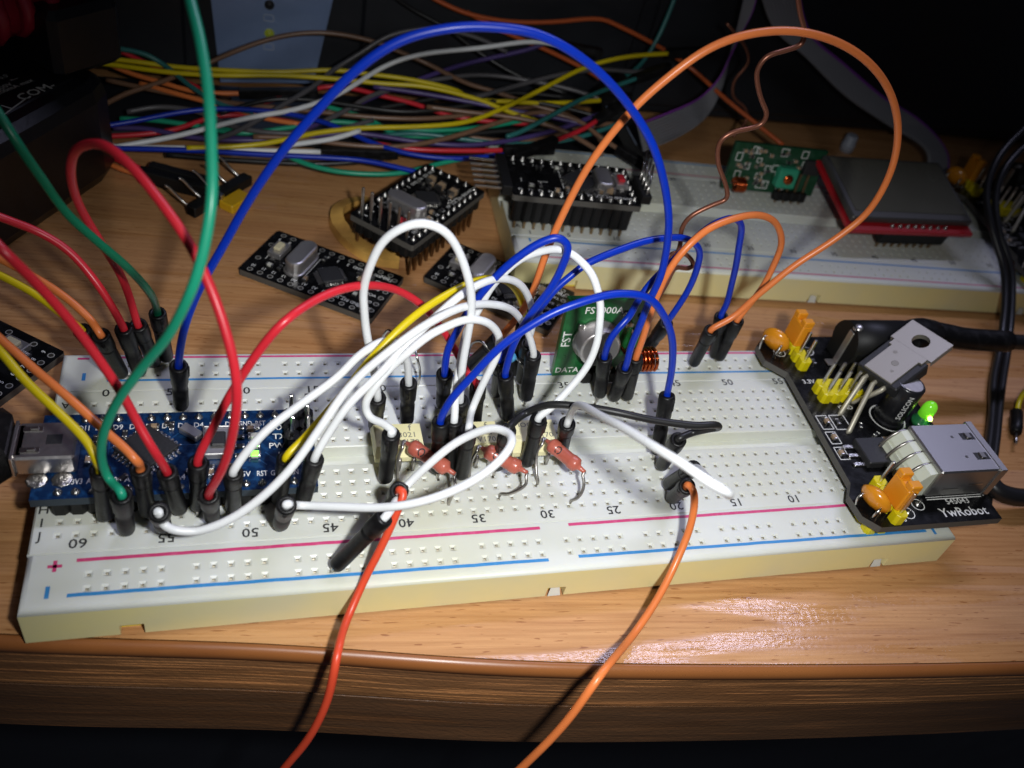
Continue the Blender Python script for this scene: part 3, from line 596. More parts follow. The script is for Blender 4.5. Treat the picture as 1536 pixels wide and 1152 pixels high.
# ================================================================== small electronic pieces shared by the boards
def ring_mesh(name, r0, r1, m, n=12, z=0.03):
    mb = MB(); vs = []
    for j in range(n): a = 2 * PI * j / n; vs += [(r0 * math.cos(a), r0 * math.sin(a), z), (r1 * math.cos(a), r1 * math.sin(a), z)]
    mb.add(vs, [(2 * j, 2 * j + 1, (2 * j + 3) % (2 * n), (2 * j + 2) % (2 * n)) for j in range(n)]); return mb.mesh(name, m)
M_PAD = ring_mesh('pad_ring', 0.50, 0.68, mat('pad_tin', (0.48, 0.47, 0.43), 0.45, 0.4))
_b = MB(); _b.lathe((0, 0, 0.02), (0, 0, 1), [(0.50, 0), (0.48, 0.02)], 10, 0); M_PADH = _b.mesh('pad_hole', mat('pad_core', (0.05, 0.045, 0.035), 0.5, 0.5))
_b = MB(); _b.lathe((0, 0, 0), (0, 0, 1), [(0.78, 0), (0.60, 0.2), (0.36, 0.45), (0.24, 0.7), (0.22, 1.0), (0.12, 1.08)], 7); M_JOINT = _b.mesh('solder_joint', TIN)
_b = MB(); _b.box(-.32, .32, -.32, .32, -8.6, 1.4, 0.1); M_PINL = _b.mesh('pin', mat('pin_bronze', (0.36, 0.25, 0.14), 0.35, 1.0))
_b = MB(); _b.box(-.32, .32, -.32, .32, 0, 8.0, 0.12); M_PINU = _b.mesh('pin', STEEL)
_b = MB(); _b.prism([(-1.27, -0.7), (-0.7, -1.25), (0.7, -1.25), (1.27, -0.7), (1.27, 0.7), (0.7, 1.25), (-0.7, 1.25), (-1.27, 0.7)], 0, 2.5, 0, None, 0.1); M_HBK = _b.mesh('header_segment', HDR); M_HYL = _b.mesh('header_segment', YEL)
_b = MB(); _b.prism([(-1.27, -0.9), (-1.1, -1.25), (1.1, -1.25), (1.27, -0.9), (1.27, 0.9), (1.1, 1.25), (-1.1, 1.25), (-1.27, 0.9)], 0, 8.3, 0, None, 0.12); M_HFEM = _b.mesh('header_segment', HDR)
def smd_mesh(l, w, h, body, name='chip_resistor'):
    b = MB(); b.box(-l / 2 * .56, l / 2 * .56, -w / 2, w / 2, 0, h, 0.05, 0)
    for s in (-1, 1): b.box(min(s * l / 2 * .56, s * l / 2), max(s * l / 2 * .56, s * l / 2), -w / 2 - .02, w / 2 + .02, 0, h + .03, 0.06, 1)
    return b.mesh(name, [body, TIN])
M_R06 = smd_mesh(1.6, .8, .5, ICB); M_C06 = smd_mesh(1.6, .85, .8, CERA, 'chip_capacitor'); M_C12 = smd_mesh(3.0, 1.7, 1.5, CERA, 'chip_capacitor'); M_LEDW = smd_mesh(1.7, .9, .6, mat('led_white_body', (0.55, 0.55, 0.48), 0.4), 'chip_led')
def qfp_mesh(sz, n, h=1.0):
    b = MB(); b.box(-sz / 2, sz / 2, -sz / 2, sz / 2, 0.1, h, 0.1, 0)
    b.lathe((-sz / 2 + .9, -sz / 2 + .9, h - .005), (0, 0, 1), [(0.35, 0), (0.33, 0.012)], 10, 0)
    p = (sz - 1.2) / (n - 1)
    for k in range(n):
        t = -sz / 2 + .6 + k * p
        for q in range(4):
            M = Matrix.Rotation(q * PI / 2, 4, 'Z')
            b.box(t - p * .27, t + p * .27, sz / 2 - .02, sz / 2 + .95, 0.0, 0.14, 0, 1, M); b.box(t - p * .27, t + p * .27, sz / 2 - .05, sz / 2 + .42, 0.14, .55, 0, 1, M)
    return b.mesh('microcontroller', [ICB, TIN])
M_QFP = qfp_mesh(7.0, 8); M_QFPS = qfp_mesh(5.0, 8, 0.85)
def xtal_mesh():
    b = MB(); L, w = 10.6, 4.3; n = 8
    def oval(i, z):
        out = []
        for s, cx in ((1, L / 2 - w / 2), (-1, -L / 2 + w / 2)):
            for k in range(n + 1): a = -PI / 2 + PI * k / n; out.append((cx + s * (w / 2 - i) * math.cos(a), s * (w / 2 - i) * math.sin(a), z))
        return out
    b.loft([oval(-.35, 0), oval(-.35, .35), oval(0, .45), oval(0, 3.0), oval(.15, 3.35), oval(.5, 3.5)], 0, False); return b.mesh('crystal_can', SHELL)
M_XTAL = xtal_mesh()
def button(par, loc, rz, cap=BTN):
    b = MB(); b.box(-2.6, 2.6, -1.7, 1.7, 0, 1.5, .15); o = b.build('reset_button', SHELL, par); o.location = Vector(loc) * S; o.rotation_euler = (0, 0, rz)
    c = MB(); c.box(-1.4, 1.4, -.85, .85, 1.5, 2.3, .2); c.build('button_cap', cap, o)
    f = MB()
    for sx in (-1, 1):
        f.box(sx * 3.1 - .5, sx * 3.1 + .5, -.5, .5, 0, .25)
    f.build('button_foot', TIN, o); return o
def scatter(par, spots, z):
    for me, x, y, r in spots: link(me.name, me, par, (x, y, z), (0, 0, math.radians(r)))
def header_row(par, n, x0, y, z, seg, pitch=2.54, axis='x'):
    for k in range(n):
        p = (x0 + pitch * k, y, z) if axis == 'x' else (x0, y + pitch * k, z)
        link('header_segment', seg, par, p)

# ------------------------------------------------------------------ black clone boards (18 x 33 mm)
NAMES_A = ['9', '8', '7', '6', '5', '4', '3', '2', 'GND', 'RST', 'RXI', 'TXO']; NAMES_B = ['10', '11', '12', '13', 'A0', 'A1', 'A2', 'A3', 'VCC', 'RST', 'GND', 'RAW']
def clone_board(label, loc, rz, pads=True, xt='long', pins=None, extra=(), btn=True, cap=BTN, lx=1.0, chip=True, rot=None):
    t = thing('controller_board', label, 'circuit board', loc, rot or (0, 0, rz), 'black controller boards')
    b = MB(); L, W = 33.0 * lx, 18.0; b.prism([(0.4, 0), (L - .4, 0), (L, .4), (L, W - .4), (L - .4, W), (.4, W), (0, W - .4), (0, .4)], 0, 1.55, 0)
    b.m = [1 if len(f) == 4 else 0 for f in b.f]; b.build('circuit_board', [PCBK, PCBE], t); z = 1.56
    for k in range(12):
        x = 2.2 + 2.54 * k
        for y, nm in ((1.35, NAMES_B[k]), (W - 1.35, NAMES_A[k])):
            if pads: link('pad_ring', M_PAD, t, (x, y, z)); link('pad_hole', M_PADH, t, (x, y, z))
            else: link('solder_joint', M_JOINT, t, (x, y, z))
            text(t, nm, 1.3, (x, y + (1.7 if y < 9 else -1.7), z + .03), (0, 0, PI if y < 9 else PI), SILK, 'lettering', .85)
    for k in range(6):
        y = 2.7 + 2.54 * k
        if pads: link('pad_ring', M_PAD, t, (L - 1.3, y, z)); link('pad_hole', M_PADH, t, (L - 1.3, y, z))
        else: link('solder_joint', M_JOINT, t, (L - 1.3, y, z))
    for k, nm in enumerate(['GND', 'GND', 'VCC', 'RXI', 'TXO', 'DTR']):
        if pads: text(t, nm, 1.2, (L - 3.7, 2.7 + 2.54 * k, z + .03), (0, 0, PI), SILK)
    for y in (6.0, 12.0):
        if pads: link('pad_ring', M_PAD, t, (1.6, y, z)); link('pad_hole', M_PADH, t, (1.6, y, z))
    if btn: button(t, (4.6, 10.2, z), PI / 2 + .0, cap)
    if xt: link('crystal_can', M_XTAL, t, (10.8 if xt == 'long' else 11.0, 9.3, z), (0, 0, PI / 2))
    link('microcontroller', M_QFPS if xt == 'long' else M_QFP, t, (18.6, 8.6, z), (0, 0, PI / 4))
    S_ = [(M_R06, 7.6, 5.2, 90), (M_R06, 8.6, 13.9, 0), (M_C06, 14.4, 4.4, 90), (M_R06, 14.6, 13.6, 90), (M_C06, 23.2, 4.6, 0), (M_R06, 23.6, 13.5, 90), (M_C06, 24.8, 11.2, 0), (M_R06, 25.4, 8.6, 90), (M_LEDW, 5.2, 4.8, 0), (M_LEDW, 26.2, 5.6, 90), (M_C12, 26.2, 12.2, 0), (M_R06, 21.6, 3.8, 30)]
    if not pads: S_ += [(M_C12, 25.4, 8.8, 0), (M_C12, 25.4, 5.2, 0), (M_R06, 22.8, 10.8, 0), (M_R06, 22.4, 6.2, 0), (M_LEDW, 13.4, 14.2, 0), (M_R06, 17.0, 3.2, 0), (M_R06, 17.2, 14.6, 0), (M_C06, 11.6, 3.4, 0)]
    scatter(t, S_, z)
    for a, b_, c_, d_ in ((7.2, 7.2, 9.8, 7.35), (3.0, 6.6, 3.15, 8.2), (13.6, 5.2, 13.75, 13.4), (22.2, 3.6, 24.9, 3.75)):
        q = MB(); q.box(a, c_, b_, d_, z + .005, z + .03); q.build('silk_line', SILK, t)
    if pins == 'down':
        for y in (1.35, W - 1.35):
            for k in range(12): link('header_segment', M_HBK, t, (2.2 + 2.54 * k, y, -2.5)); link('pin', M_PINL, t, (2.2 + 2.54 * k, y, 0))
    if pins == 'socket':
        for y in (1.35, W - 1.35):
            for k in range(12): link('header_segment', M_HBK, t, (2.2 + 2.54 * k, y, -5.9), None, (1, 1, 2.36)); link('pin', M_PINL, t, (2.2 + 2.54 * k, y, 0), None, (1, 1, 1.05))
    return t
def corners_pose(c0, c1):   # local +x from c0 towards c1
    d = c1 - c0; return math.atan2(d.y, d.x)
P = [atz(x, y, 1.6) for x, y in ((357, 403), (555, 478), (412, 347))]
clone_board('bare black controller board with long silver crystal lying flat under the red wire', (P[0].x, P[0].y, 0.05), corners_pose(P[0], P[1]))
P = [atz(x, y, 1.6) for x, y in ((635, 415), (830, 500))]
clone_board('bare black controller board half hidden under the white and blue wires', (P[0].x, P[0].y, 0.05), corners_pose(P[0], P[1]), xt='long')
P = [atz(x, y, 1.6) for x, y in ((98, 528), (0, 470))]
d = (atz(0, 600, 1.6) - P[0]).normalized(); d2 = Vector((-d.y, d.x, 0)); O_ = P[0] - d2 * 18.0
clone_board('bare black controller board cut off by the left edge of the picture', (O_.x, O_.y, 0.05), math.atan2(d.y, d.x), xt=None)
PQ = [atz(x, y, 11.6) for x, y in ((620, 365), (720, 290), (525, 320))]
pm2 = clone_board('black controller board standing on its pins over the amber tape ring', (PQ[0].x, PQ[0].y, 9.2), corners_pose(PQ[0], PQ[1]), pads=False, pins='down', xt='long', btn=False)
for k in range(6): link('pin', M_PINU, pm2, (1.3, 2.7 + 2.54 * k, 1.56), (0, -0.06, 0)); link('header_segment', M_HBK, pm2, (1.3, 2.7 + 2.54 * k, -2.5))
# small red button on that board
bq = MB(); bq.box(5.0, 6.8, 6.4, 8.0, 1.56, 2.6, .15); bq.build('reset_button', BTNR, pm2)
pw = b2w(0.6, 8.5, 0); PR = [atz(x, y, 18.6) for x, y in ((770, 292), (945, 312))]
pm4 = clone_board('black controller board on tall sockets at the left end of the rear breadboard', (PR[0].x, PR[0].y, 17.0), TH2 - .02, pads=False, pins='socket', xt=None, btn=False)
button(pm4, (29.2, 9.4, 1.56), PI / 2, BTNR); link('crystal_can', M_XTAL, pm4, (24.2, 8.6, 1.56), (0, 0, PI / 2), (.8, 1, .8))
hb = MB(); hb.box(-2.6, -0.1, 1.2, 16.6, 0.4, 3.0, .15); hb.build('angled_header', HDR, pm4)
hb = MB(); hb.box(33.2, 35.8, 2.0, 12.0, 1.0, 3.4, .15); hb.build('angled_header', HDR, pm4)
for k in range(6):
    pm = MB(); pm.box(-9.2, -2.4, 2.2 + 2.54 * k, 2.84 + 2.54 * k, 1.3, 1.94, .1); pm.build('angled_pin', STEEL, pm4)
for k in range(4):
    pm = MB(); pm.tube([(34.6, 3.2 + 2.3 * k, 3.2), (35.4, 5.4 + 2.3 * k, 5.2), (36.8, 10.0 + 2.3 * k, 8.0)], .32, 6); pm.build('angled_pin', STEEL, pm4)

# ------------------------------------------------------------------ blue board plugged into the front breadboard
nano = thing('controller_board', 'blue controller board with a silver socket plugged into the left of the breadboard', 'circuit board', (0, VC - 1.27, BT))
NZ0, NZ = 2.6, 4.2       # underside and top of the board above the breadboard
b = MB(); b.prism([(0, -8.9), (43.2, -8.9), (43.2, 8.9), (0, 8.9)], NZ0, NZ); b.m = [1 if k < 4 else 0 for k in range(len(b.f))]; b.build('circuit_board', [PCBB, mat('pcb_edge_blue', (0.03, 0.045, 0.06), 0.6)], nano)
NB = ['D12', 'D11', 'D10', 'D9', 'D8', 'D7', 'D6', 'D5', 'D4', 'D3', 'D2', 'GND', 'RST', 'RX0', 'TX1']; NF = ['D13', '3V3', 'AREF', 'A0', 'A1', 'A2', 'A3', 'A4', 'A5', 'A6', 'A7', '5V', 'RST', 'GND', 'VIN']
for k in range(15):
    for y, nm in ((7.62, NB[k]), (-7.62, NF[k])):
        link('header_segment', M_HBK, nano, (hu(k), y, 0.05)); link('solder_joint', M_JOINT, nano, (hu(k), y, NZ), (0, 0, k * 1.1), (1, 1, 0.8 + .3 * random.random()))
        text(nano, nm, 1.6, (hu(k), y - 1.9 if y > 0 else y + 2.0, NZ + .03), (0, 0, 0), SILK, 'lettering', 0.82 if len(nm) < 3 else 0.66)
us = MB(); us.box(-2.4, 6.2, -3.85, 3.85, NZ, NZ + 3.9, .35)
us.box(-2.9, -2.4, -4.1, 4.1, NZ - .1, NZ + 4.1, .1)
us.build('usb_socket', NUSB, nano)
for y in (-2.2, 2.2):
    q = MB(); q.box(-1.6, 1.2, y - .55, y + .55, NZ + 3.88, NZ + 4.05, .05); q.box(-.6, .6, y - .35, y + .35, NZ + 4.0, NZ + 4.35, .1); q.build('socket_spring', STEEL, nano)
q = MB(); q.box(1.9, 4.2, -1.0, 1.0, NZ + 3.86, NZ + 3.94); q.build('socket_window', ICB, nano)
for x in (0.6, 4.2):
    for s in (-1, 1): q = MB(); q.lathe((x, s * 5.0, NZ), (0, 0, 1), [(1.7, 0), (1.5, .12), (.9, .22), (.3, .25)], 8); q.build('solder_joint', TIN, nano)
link('microcontroller', M_QFP, nano, (16.2, 0.4, NZ), (0, 0, PI / 4))
q = MB(); q.box(-1.9, 1.9, -.95, .95, 0, 1.2, .2); o = q.build('crystal_can', SHELL, nano); o.location = Vector((23.0, 3.6, NZ)) * S; o.rotation_euler = (0, 0, -.7)
rb = MB(); rb.box(-2.3, 2.3, -3.0, 3.0, 0, 1.5, .2); o = rb.build('reset_button', SHELL, nano); o.location = Vector((27.4, 0.8, NZ)) * S
q = MB(); q.box(-1.2, 1.2, -1.6, 1.6, 1.5, 2.2, .25); q.build('button_cap', ICB, o)
q = MB()
for a, b_, c_, d_ in ((-2.5, 2.5, -3.2, -2.9), (-2.5, 2.5, 2.9, 3.2), (-2.5, -2.2, -3.2, 3.2), (2.2, 2.5, -3.2, 3.2)): q.box(a, b_, c_, d_, 1.5, 1.75, .08)
q.build('button_rim', USBM, o)
for k, nm in enumerate(['RX', 'TX', 'PWR', 'L']):
    y = 4.6 - 2.1 * k
    ld_ = link('chip_led', M_LEDW, nano, (33.2, y, NZ), (0, 0, 0), (1.2, 1.2, 1.2)); text(nano, nm, 1.75, (37.4, y, NZ + .03), (0, 0, 0), SILK)
    link('chip_resistor', M_R06, nano, (30.8, y, NZ))
    if nm in ('PWR', 'L'):
        g = MB(); g.box(-.62, .62, -.6, .6, .5, .86, .1); o = g.build('lit_led', LEDP, nano); o.location = Vector((33.2, y, NZ)) * S
scatter(nano, [(M_R06, 23.2, -4.6, 0), (M_R06, 24.8, -3.2, 90), (M_C06, 29.6, -4.2, 0), (M_R06, 10.3, 4.8, 30), (M_C06, 10.0, -3.6, 90), (M_R06, 9.2, 1.0, 90), (M_R06, 8.3, 3.0, 90), (M_R06, 19.5, 6.0, 0), (M_C06, 7.6, -1.6, 90), (M_R06, 13.0, -5.4, 45), (M_R06, 19.4, -5.2, -45)] + [(random.choice([M_R06, M_C06]), 8 + 25 * random.random(), random.choice([-1, 1]) * random.uniform(3.9, 5.4), random.choice([0, 90])) for _ in range(16)] + [(M_R06, 35.2, 4.6 - 2.1 * k, 0) for k in range(0)], NZ)
for k in range(26):
    x, y = random.uniform(7, 41), random.uniform(-5.4, 5.4); q = MB(); q.box(0, random.uniform(1.5, 4), 0, .16, NZ + .004, NZ + .02); o = q.build('copper_trace', mat('trace_blue', (.012, .07, .19), .35), nano); o.location = Vector((x, y, 0)) * S; o.rotation_euler = (0, 0, random.choice([0, PI / 4, -PI / 4, PI / 2]))
# six pin programming header at the right end
for ix in range(2):
    for iy in range(3):
        link('header_segment', M_HBK, nano, (39.4 + 2.54 * ix, -2.54 + 2.54 * iy + 3.4, NZ), None, (1, 1, .9)); link('pin', M_PINU, nano, (39.4 + 2.54 * ix, -2.54 + 2.54 * iy + 3.4, NZ), None, (1, 1, .85))
pl = thing('usb_plug', 'black moulded plug pushed into the silver socket at the left edge', 'plug', (-12.3, VC - 1.27, 12.7))
q = MB(); q.box(-16, 9.2, -5.4, 5.4, -1.9, 7.3, 1.6); q.build('plug_body', HOUS, pl)
q = MB(); q.box(9.1, 11.2, -3.4, 3.4, .4, 3.9, .3); q.build('plug_shell', STEEL, pl)
q = MB(); q.cyl((-15, 0, 2), (-60, 4, 0), 2.3, 12); q.build('cable', CABLE, pl)

# ------------------------------------------------------------------ cream optocouplers, resistors
def opto(label, u, lines):
    t = thing('optocoupler', label, 'chip', (u, VC, BT), group='cream six pin chips across the middle groove')
    b = MB(); b.loft([[(-4.3, -3.35, 1.6), (4.3, -3.35, 1.6), (4.3, 3.35, 1.6), (-4.3, 3.35, 1.6)], [(-4.45, -3.55, 2.9), (4.45, -3.55, 2.9), (4.45, 3.55, 2.9), (-4.45, 3.55, 2.9)], [(-4.2, -2.6, 5.0), (4.2, -2.6, 5.0), (4.2, 2.6, 5.0), (-4.2, 2.6, 5.0)]]); b.build('chip_body', CREAM, t)
    for i in range(3):
        for s in (-1, 1):
            b = MB(); x = (i - 1) * 2.54; b.tube([(x, s * 3.4, 2.6), (x, s * 3.85, 2.5), (x, s * 3.95, 2.0), (x, s * 3.95, -1.2)], .42, 6); b.build('pin', LEAD, t)
    for (s_, x, y, sz) in lines: text(t, s_, sz, (x, y, 5.02), (0, 0, 0), mat('chip_print', (0.28, 0.27, 0.2), 0.6))
    b = MB(); b.lathe((-3.2, -1.6, 4.99), (0, 0, 1), [(.55, 0), (.5, .02)], 12); b.build('orientation_dot', mat('chip_dot', (.7, .65, .38), .6), t)
LN = [('f', 2.2, 1.6, 2.2), ('3021', 1.6, -.1, 1.7), ('V170', 1.8, -1.8, 1.7)]
opto('leftmost cream six pin chip, printed 3021', 57.85, LN)
opto('middle cream six pin chip hidden behind black plugs', 72.0, LN)
opto('rightmost cream six pin chip beside the bare red resistor', 83.2, [('MOC3021', -.2, 1.4, 1.6), ('V170', 1.8, -1.2, 1.7)])
def resistor(label, body, la, lb, r=1.33, z=15.0, mark_=True):
    A = atz(*body[0], z); B = atz(*body[1], z - .5); fa = atz(*la[-1][:2], BT); fb = atz(*lb[-1][:2], BT)
    t = thing('resistor', label, 'resistor', (fa.x, fa.y, BT), group='red brown resistors over the middle groove')
    ax = (B - A); L = ax.length
    m = MB(); m.lathe(A, ax, [(.35, -1.1), (.5, -.45), (r * .7, -.15), (r * 1.0, .1), (r * 1.07, .5), (r * 1.08, 1.3), (r * 1.03, 1.55), (r * .97, 1.75), (r * .96, L - 1.75), (r * 1.03, L - 1.55), (r * 1.08, L - 1.3), (r * 1.07, L - .5), (r * 1.0, L - .1), (r * .7, L + .15), (.5, L + .45), (.42, L + 1.2), (.36, L + 1.8)], 18)
    bd = m.build('resistor_body', RES, t, True)
    for P0, d, tr, foot in ((A, -ax.normalized(), la, fa), (B, ax.normalized(), lb, fb)):
        pts = [P0 + d * .5, P0 + d * 1.7]
        for x, y, zz in tr[:-1]: pts.append(atz(x, y, zz))
        pts += [foot + Vector((0, 0, .6)), foot - Vector((0, 0, 1.5))]
        m = MB(); m.tube(spline(pts, 6, 2), .29, 8); m.build('lead', LEAD, t, True)
    if mark_:
        c = A + ax * .33; 
        m = MB(); n = ((CAM - c) - ax.normalized() * (CAM - c).dot(ax.normalized())).normalized(); side = ax.normalized().cross(n)
        for kk in range(14):
            a0, a1 = 2 * PI * kk / 14, 2 * PI * (kk + 1) / 14
            def pt(a, rad):
                off = side * (rad * math.sin(a)); h = math.sqrt(max(.01, (r * 1.0) ** 2 - (rad * math.sin(a)) ** 2)); return c + ax.normalized() * (rad * math.cos(a) * .8) + off + n * (h + .02)
            if kk != 3: m.add([pt(a0, .55), pt(a1, .55), pt(a1, .8), pt(a0, .8)], [(0, 1, 2, 3)])
        m.build('printed_mark', INK, bd, True)
resistor('red brown resistor beside the leftmost cream chip, crossed by the white loop', ((617, 669), (670, 703)), [(604, 671, 15), (598, 684, 13), (596, 702, 11), (595, 720)], [(681, 714, 14), (683, 730, 13), (677, 746, 10.5), (673, 757)])
resistor('red brown resistor inside the white loop', ((730, 676), (778, 702)), [(716, 676, 15), (709, 688, 13), (705, 703, 11), (703, 720)], [(789, 715, 14), (789, 726, 13), (776, 736, 11.5), (762, 741, 10), (750, 744)])
resistor('red brown resistor standing clear at the right of the chips', ((826, 666), (866, 699)), [(814, 665, 15), (806, 676, 13.5), (804, 695, 11.5), (805, 713, 10), (806, 725)], [(874, 712, 14), (876, 724, 13), (873, 738, 11.5), (865, 748, 10.2), (856, 754)])
def blue_res(label, body, la, lb):
    A = atz(*body[0], 17); B = atz(*body[1], 17); t = thing('resistor', label, 'resistor', (A.x, A.y, BT), group='small blue resistors among the plugs'); ax = B - A; L = ax.length
    m = MB(); m.lathe(A, ax, [(.25, -.2), (.95, .15), (1.05, 1.0), (.85, 1.5), (.85, L - 1.5), (1.05, L - 1.0), (.95, L - .15), (.25, L + .2)], 12); m.build('resistor_body', RESB, t, True)
    for P0, q in ((A, la), (B, lb)):
        pts = [P0] + [atz(x, y, z) for x, y, z in q]; m = MB(); m.tube(spline(pts, 6, 2), .26, 6); m.build('lead', STEEL, t, True)
blue_res('small blue resistor behind the upright plug left of centre', ((604, 527), (622, 519)), [(592, 505, 20), (583, 495, 20), (574, 505, 18), (570, 530, 10), (570, 540, 7)], [(626, 538, 16), (630, 555, 13), (629, 570, 11), (626, 580, 7)])
blue_res('small blue resistor beside the plug of the hooked blue wire', ((757, 540), (771, 534)), [(735, 525, 19), (722, 512, 20), (708, 515, 18), (702, 540, 10), (702, 550, 7)], [(780, 543, 17), (790, 560, 15), (793, 582, 12), (792, 604, 7)])

# ------------------------------------------------------------------ transmitter module standing in the back rail
fs = thing('transmitter_module', 'green transmitter module with a round metal can standing at the back of the breadboard', 'circuit board', (102.2, 46.2, BT + .8), (math.radians(-4), math.radians(-2), math.radians(-.5)))
b = MB(); b.box(-9.3, 9.3, 0, 1.5, 0, 19.3, .1); b.build('circuit_board', PCBG, fs)
b = MB(); b.lathe((-1.9, -.02, 9.6), (0, -1, 0), [(4.9, 0), (4.9, .8), (4.4, 1.0), (4.35, 3.4), (4.0, 3.7), (3.5, 3.6), (0.2, 3.5)], 28); b.build('metal_can', SHELL, fs)
b = MB(); b.box(-6.4, -5.1, -1.0, -.02, 12.4, 13.8, .15); b.build('can_tab', TIN, fs)
cp = [];
for i in range(90): a = i * 2 * PI / 13; cp.append((5.0 + i * .064, -3.4 + 2.3 * math.cos(a), 6.6 + 2.3 * math.sin(a)))
b = MB(); b.tube([(4.4, 0, 7.2)] + cp + [(11.2, 0, 7.0)], .37, 7); b.build('copper_coil', COPPER, fs)
RT = (PI / 2, 0, 0)
for s_, x, z, sz, r in (('FS1000A', -1.4, 16.6, 2.3, 0), ('FST', -7.9, 9.6, 2.6, 1), ('DATA', -6.4, 1.5, 1.9, 0), ('VCC', -1.2, 1.5, 1.9, 0), ('GND', 4.0, 1.5, 1.9, 0)):
    text(fs, s_, sz, (x, -.03, z), (PI / 2, -PI / 2 if r else 0, 0), SILK)
for k in range(3): link('header_segment', M_HBK, fs, (-2.54 + 2.54 * k, -1.4, 0)); link('pin', M_PINL, fs, (-2.54 + 2.54 * k, -1.4, 2))
scp = [(M_R06, 2.0, 11.0), (M_C06, 4.5, 13.4), (M_R06, 6.2, 11.6), (M_R06, 7.0, 15.2)]
for me, x, z in scp: link(me.name, me, fs, (x, -.02, z), (PI / 2, 0, 0))
b = MB(); b.lathe((3.4, -.02, 15.6), (0, -1, 0), [(.9, 0), (.8, .3), (.2, .5)], 10); b.build('solder_joint', TIN, fs)
an = thing('antenna_wire', 'thin brown copper antenna meandering up from the green transmitter module', 'antenna', (111, 46, BT))
tr = [(984, 452, 47), (1000, 425, 50), (1012, 402, 53), (1030, 403, 56), (1040, 398, 57), (1030, 382, 57), (1008, 380, 57), (998, 396, 56), (1002, 402, 56), (1020, 370, 57), (1022, 345, 58), (1035, 325, 58), (1070, 307, 58), (1090, 298, 58), (1088, 275, 58), (1077, 245, 58), (1080, 212, 58), (1100, 198, 58), (1140, 188, 58), (1150, 172, 58), (1142, 150, 58), (1136, 125, 58), (1136, 105, 58), (1150, 85, 58), (1180, 75, 58), (1202, 66, 58), (1207, 48, 58), (1200, 20, 58), (1194, -30, 58)]
b = MB(); b.tube(spline([onv(*q) for q in tr], 6, 3), .48, 8); b.build('antenna', ENAM, an, True)

# ------------------------------------------------------------------ breadboard power module (local frame = breadboard frame)
def jcap(par, x, y, z, ax=0):
    o = MB(); o.box(-1.25, 1.25, -2.5, 2.5, 0, 5.6, .25); o.box(-1.25, 1.25, -2.5, -.7, 5.5, 6.9, .2); o.box(-1.25, 1.25, .7, 2.5, 5.5, 6.9, .2); c = o.build('jumper_cap', CAPO, par); c.location = Vector((x, y, z)) * S
def drop_cap(par, x, y, z, rz, lean):
    o = MB(); o.lathe((0, 0, 0), (0, 1, 0), [(.2, -2.0), (1.5, -1.6), (2.3, -.8), (2.6, 0), (2.3, .8), (1.5, 1.6), (.2, 2.0)], 16); o.v = [Vector((p.x * 1.3, p.y * .85, p.z * 1.25)) for p in o.v]
    c = o.build('orange_capacitor', TANT, par); c.location = Vector((x, y, z + 2.6)) * S; c.rotation_euler = (lean, 0, rz)
    for s in (-1, 1):
        o = MB(); o.tube(spline([(s * 1.2, 0, -1.2), (s * 2.0, 1.2, 1.0), (s * 2.1, 2.6, .6), (s * 1.6, 3.2, -2.4)], 5, 2), .28, 6); o.build('lead', STEEL, c)
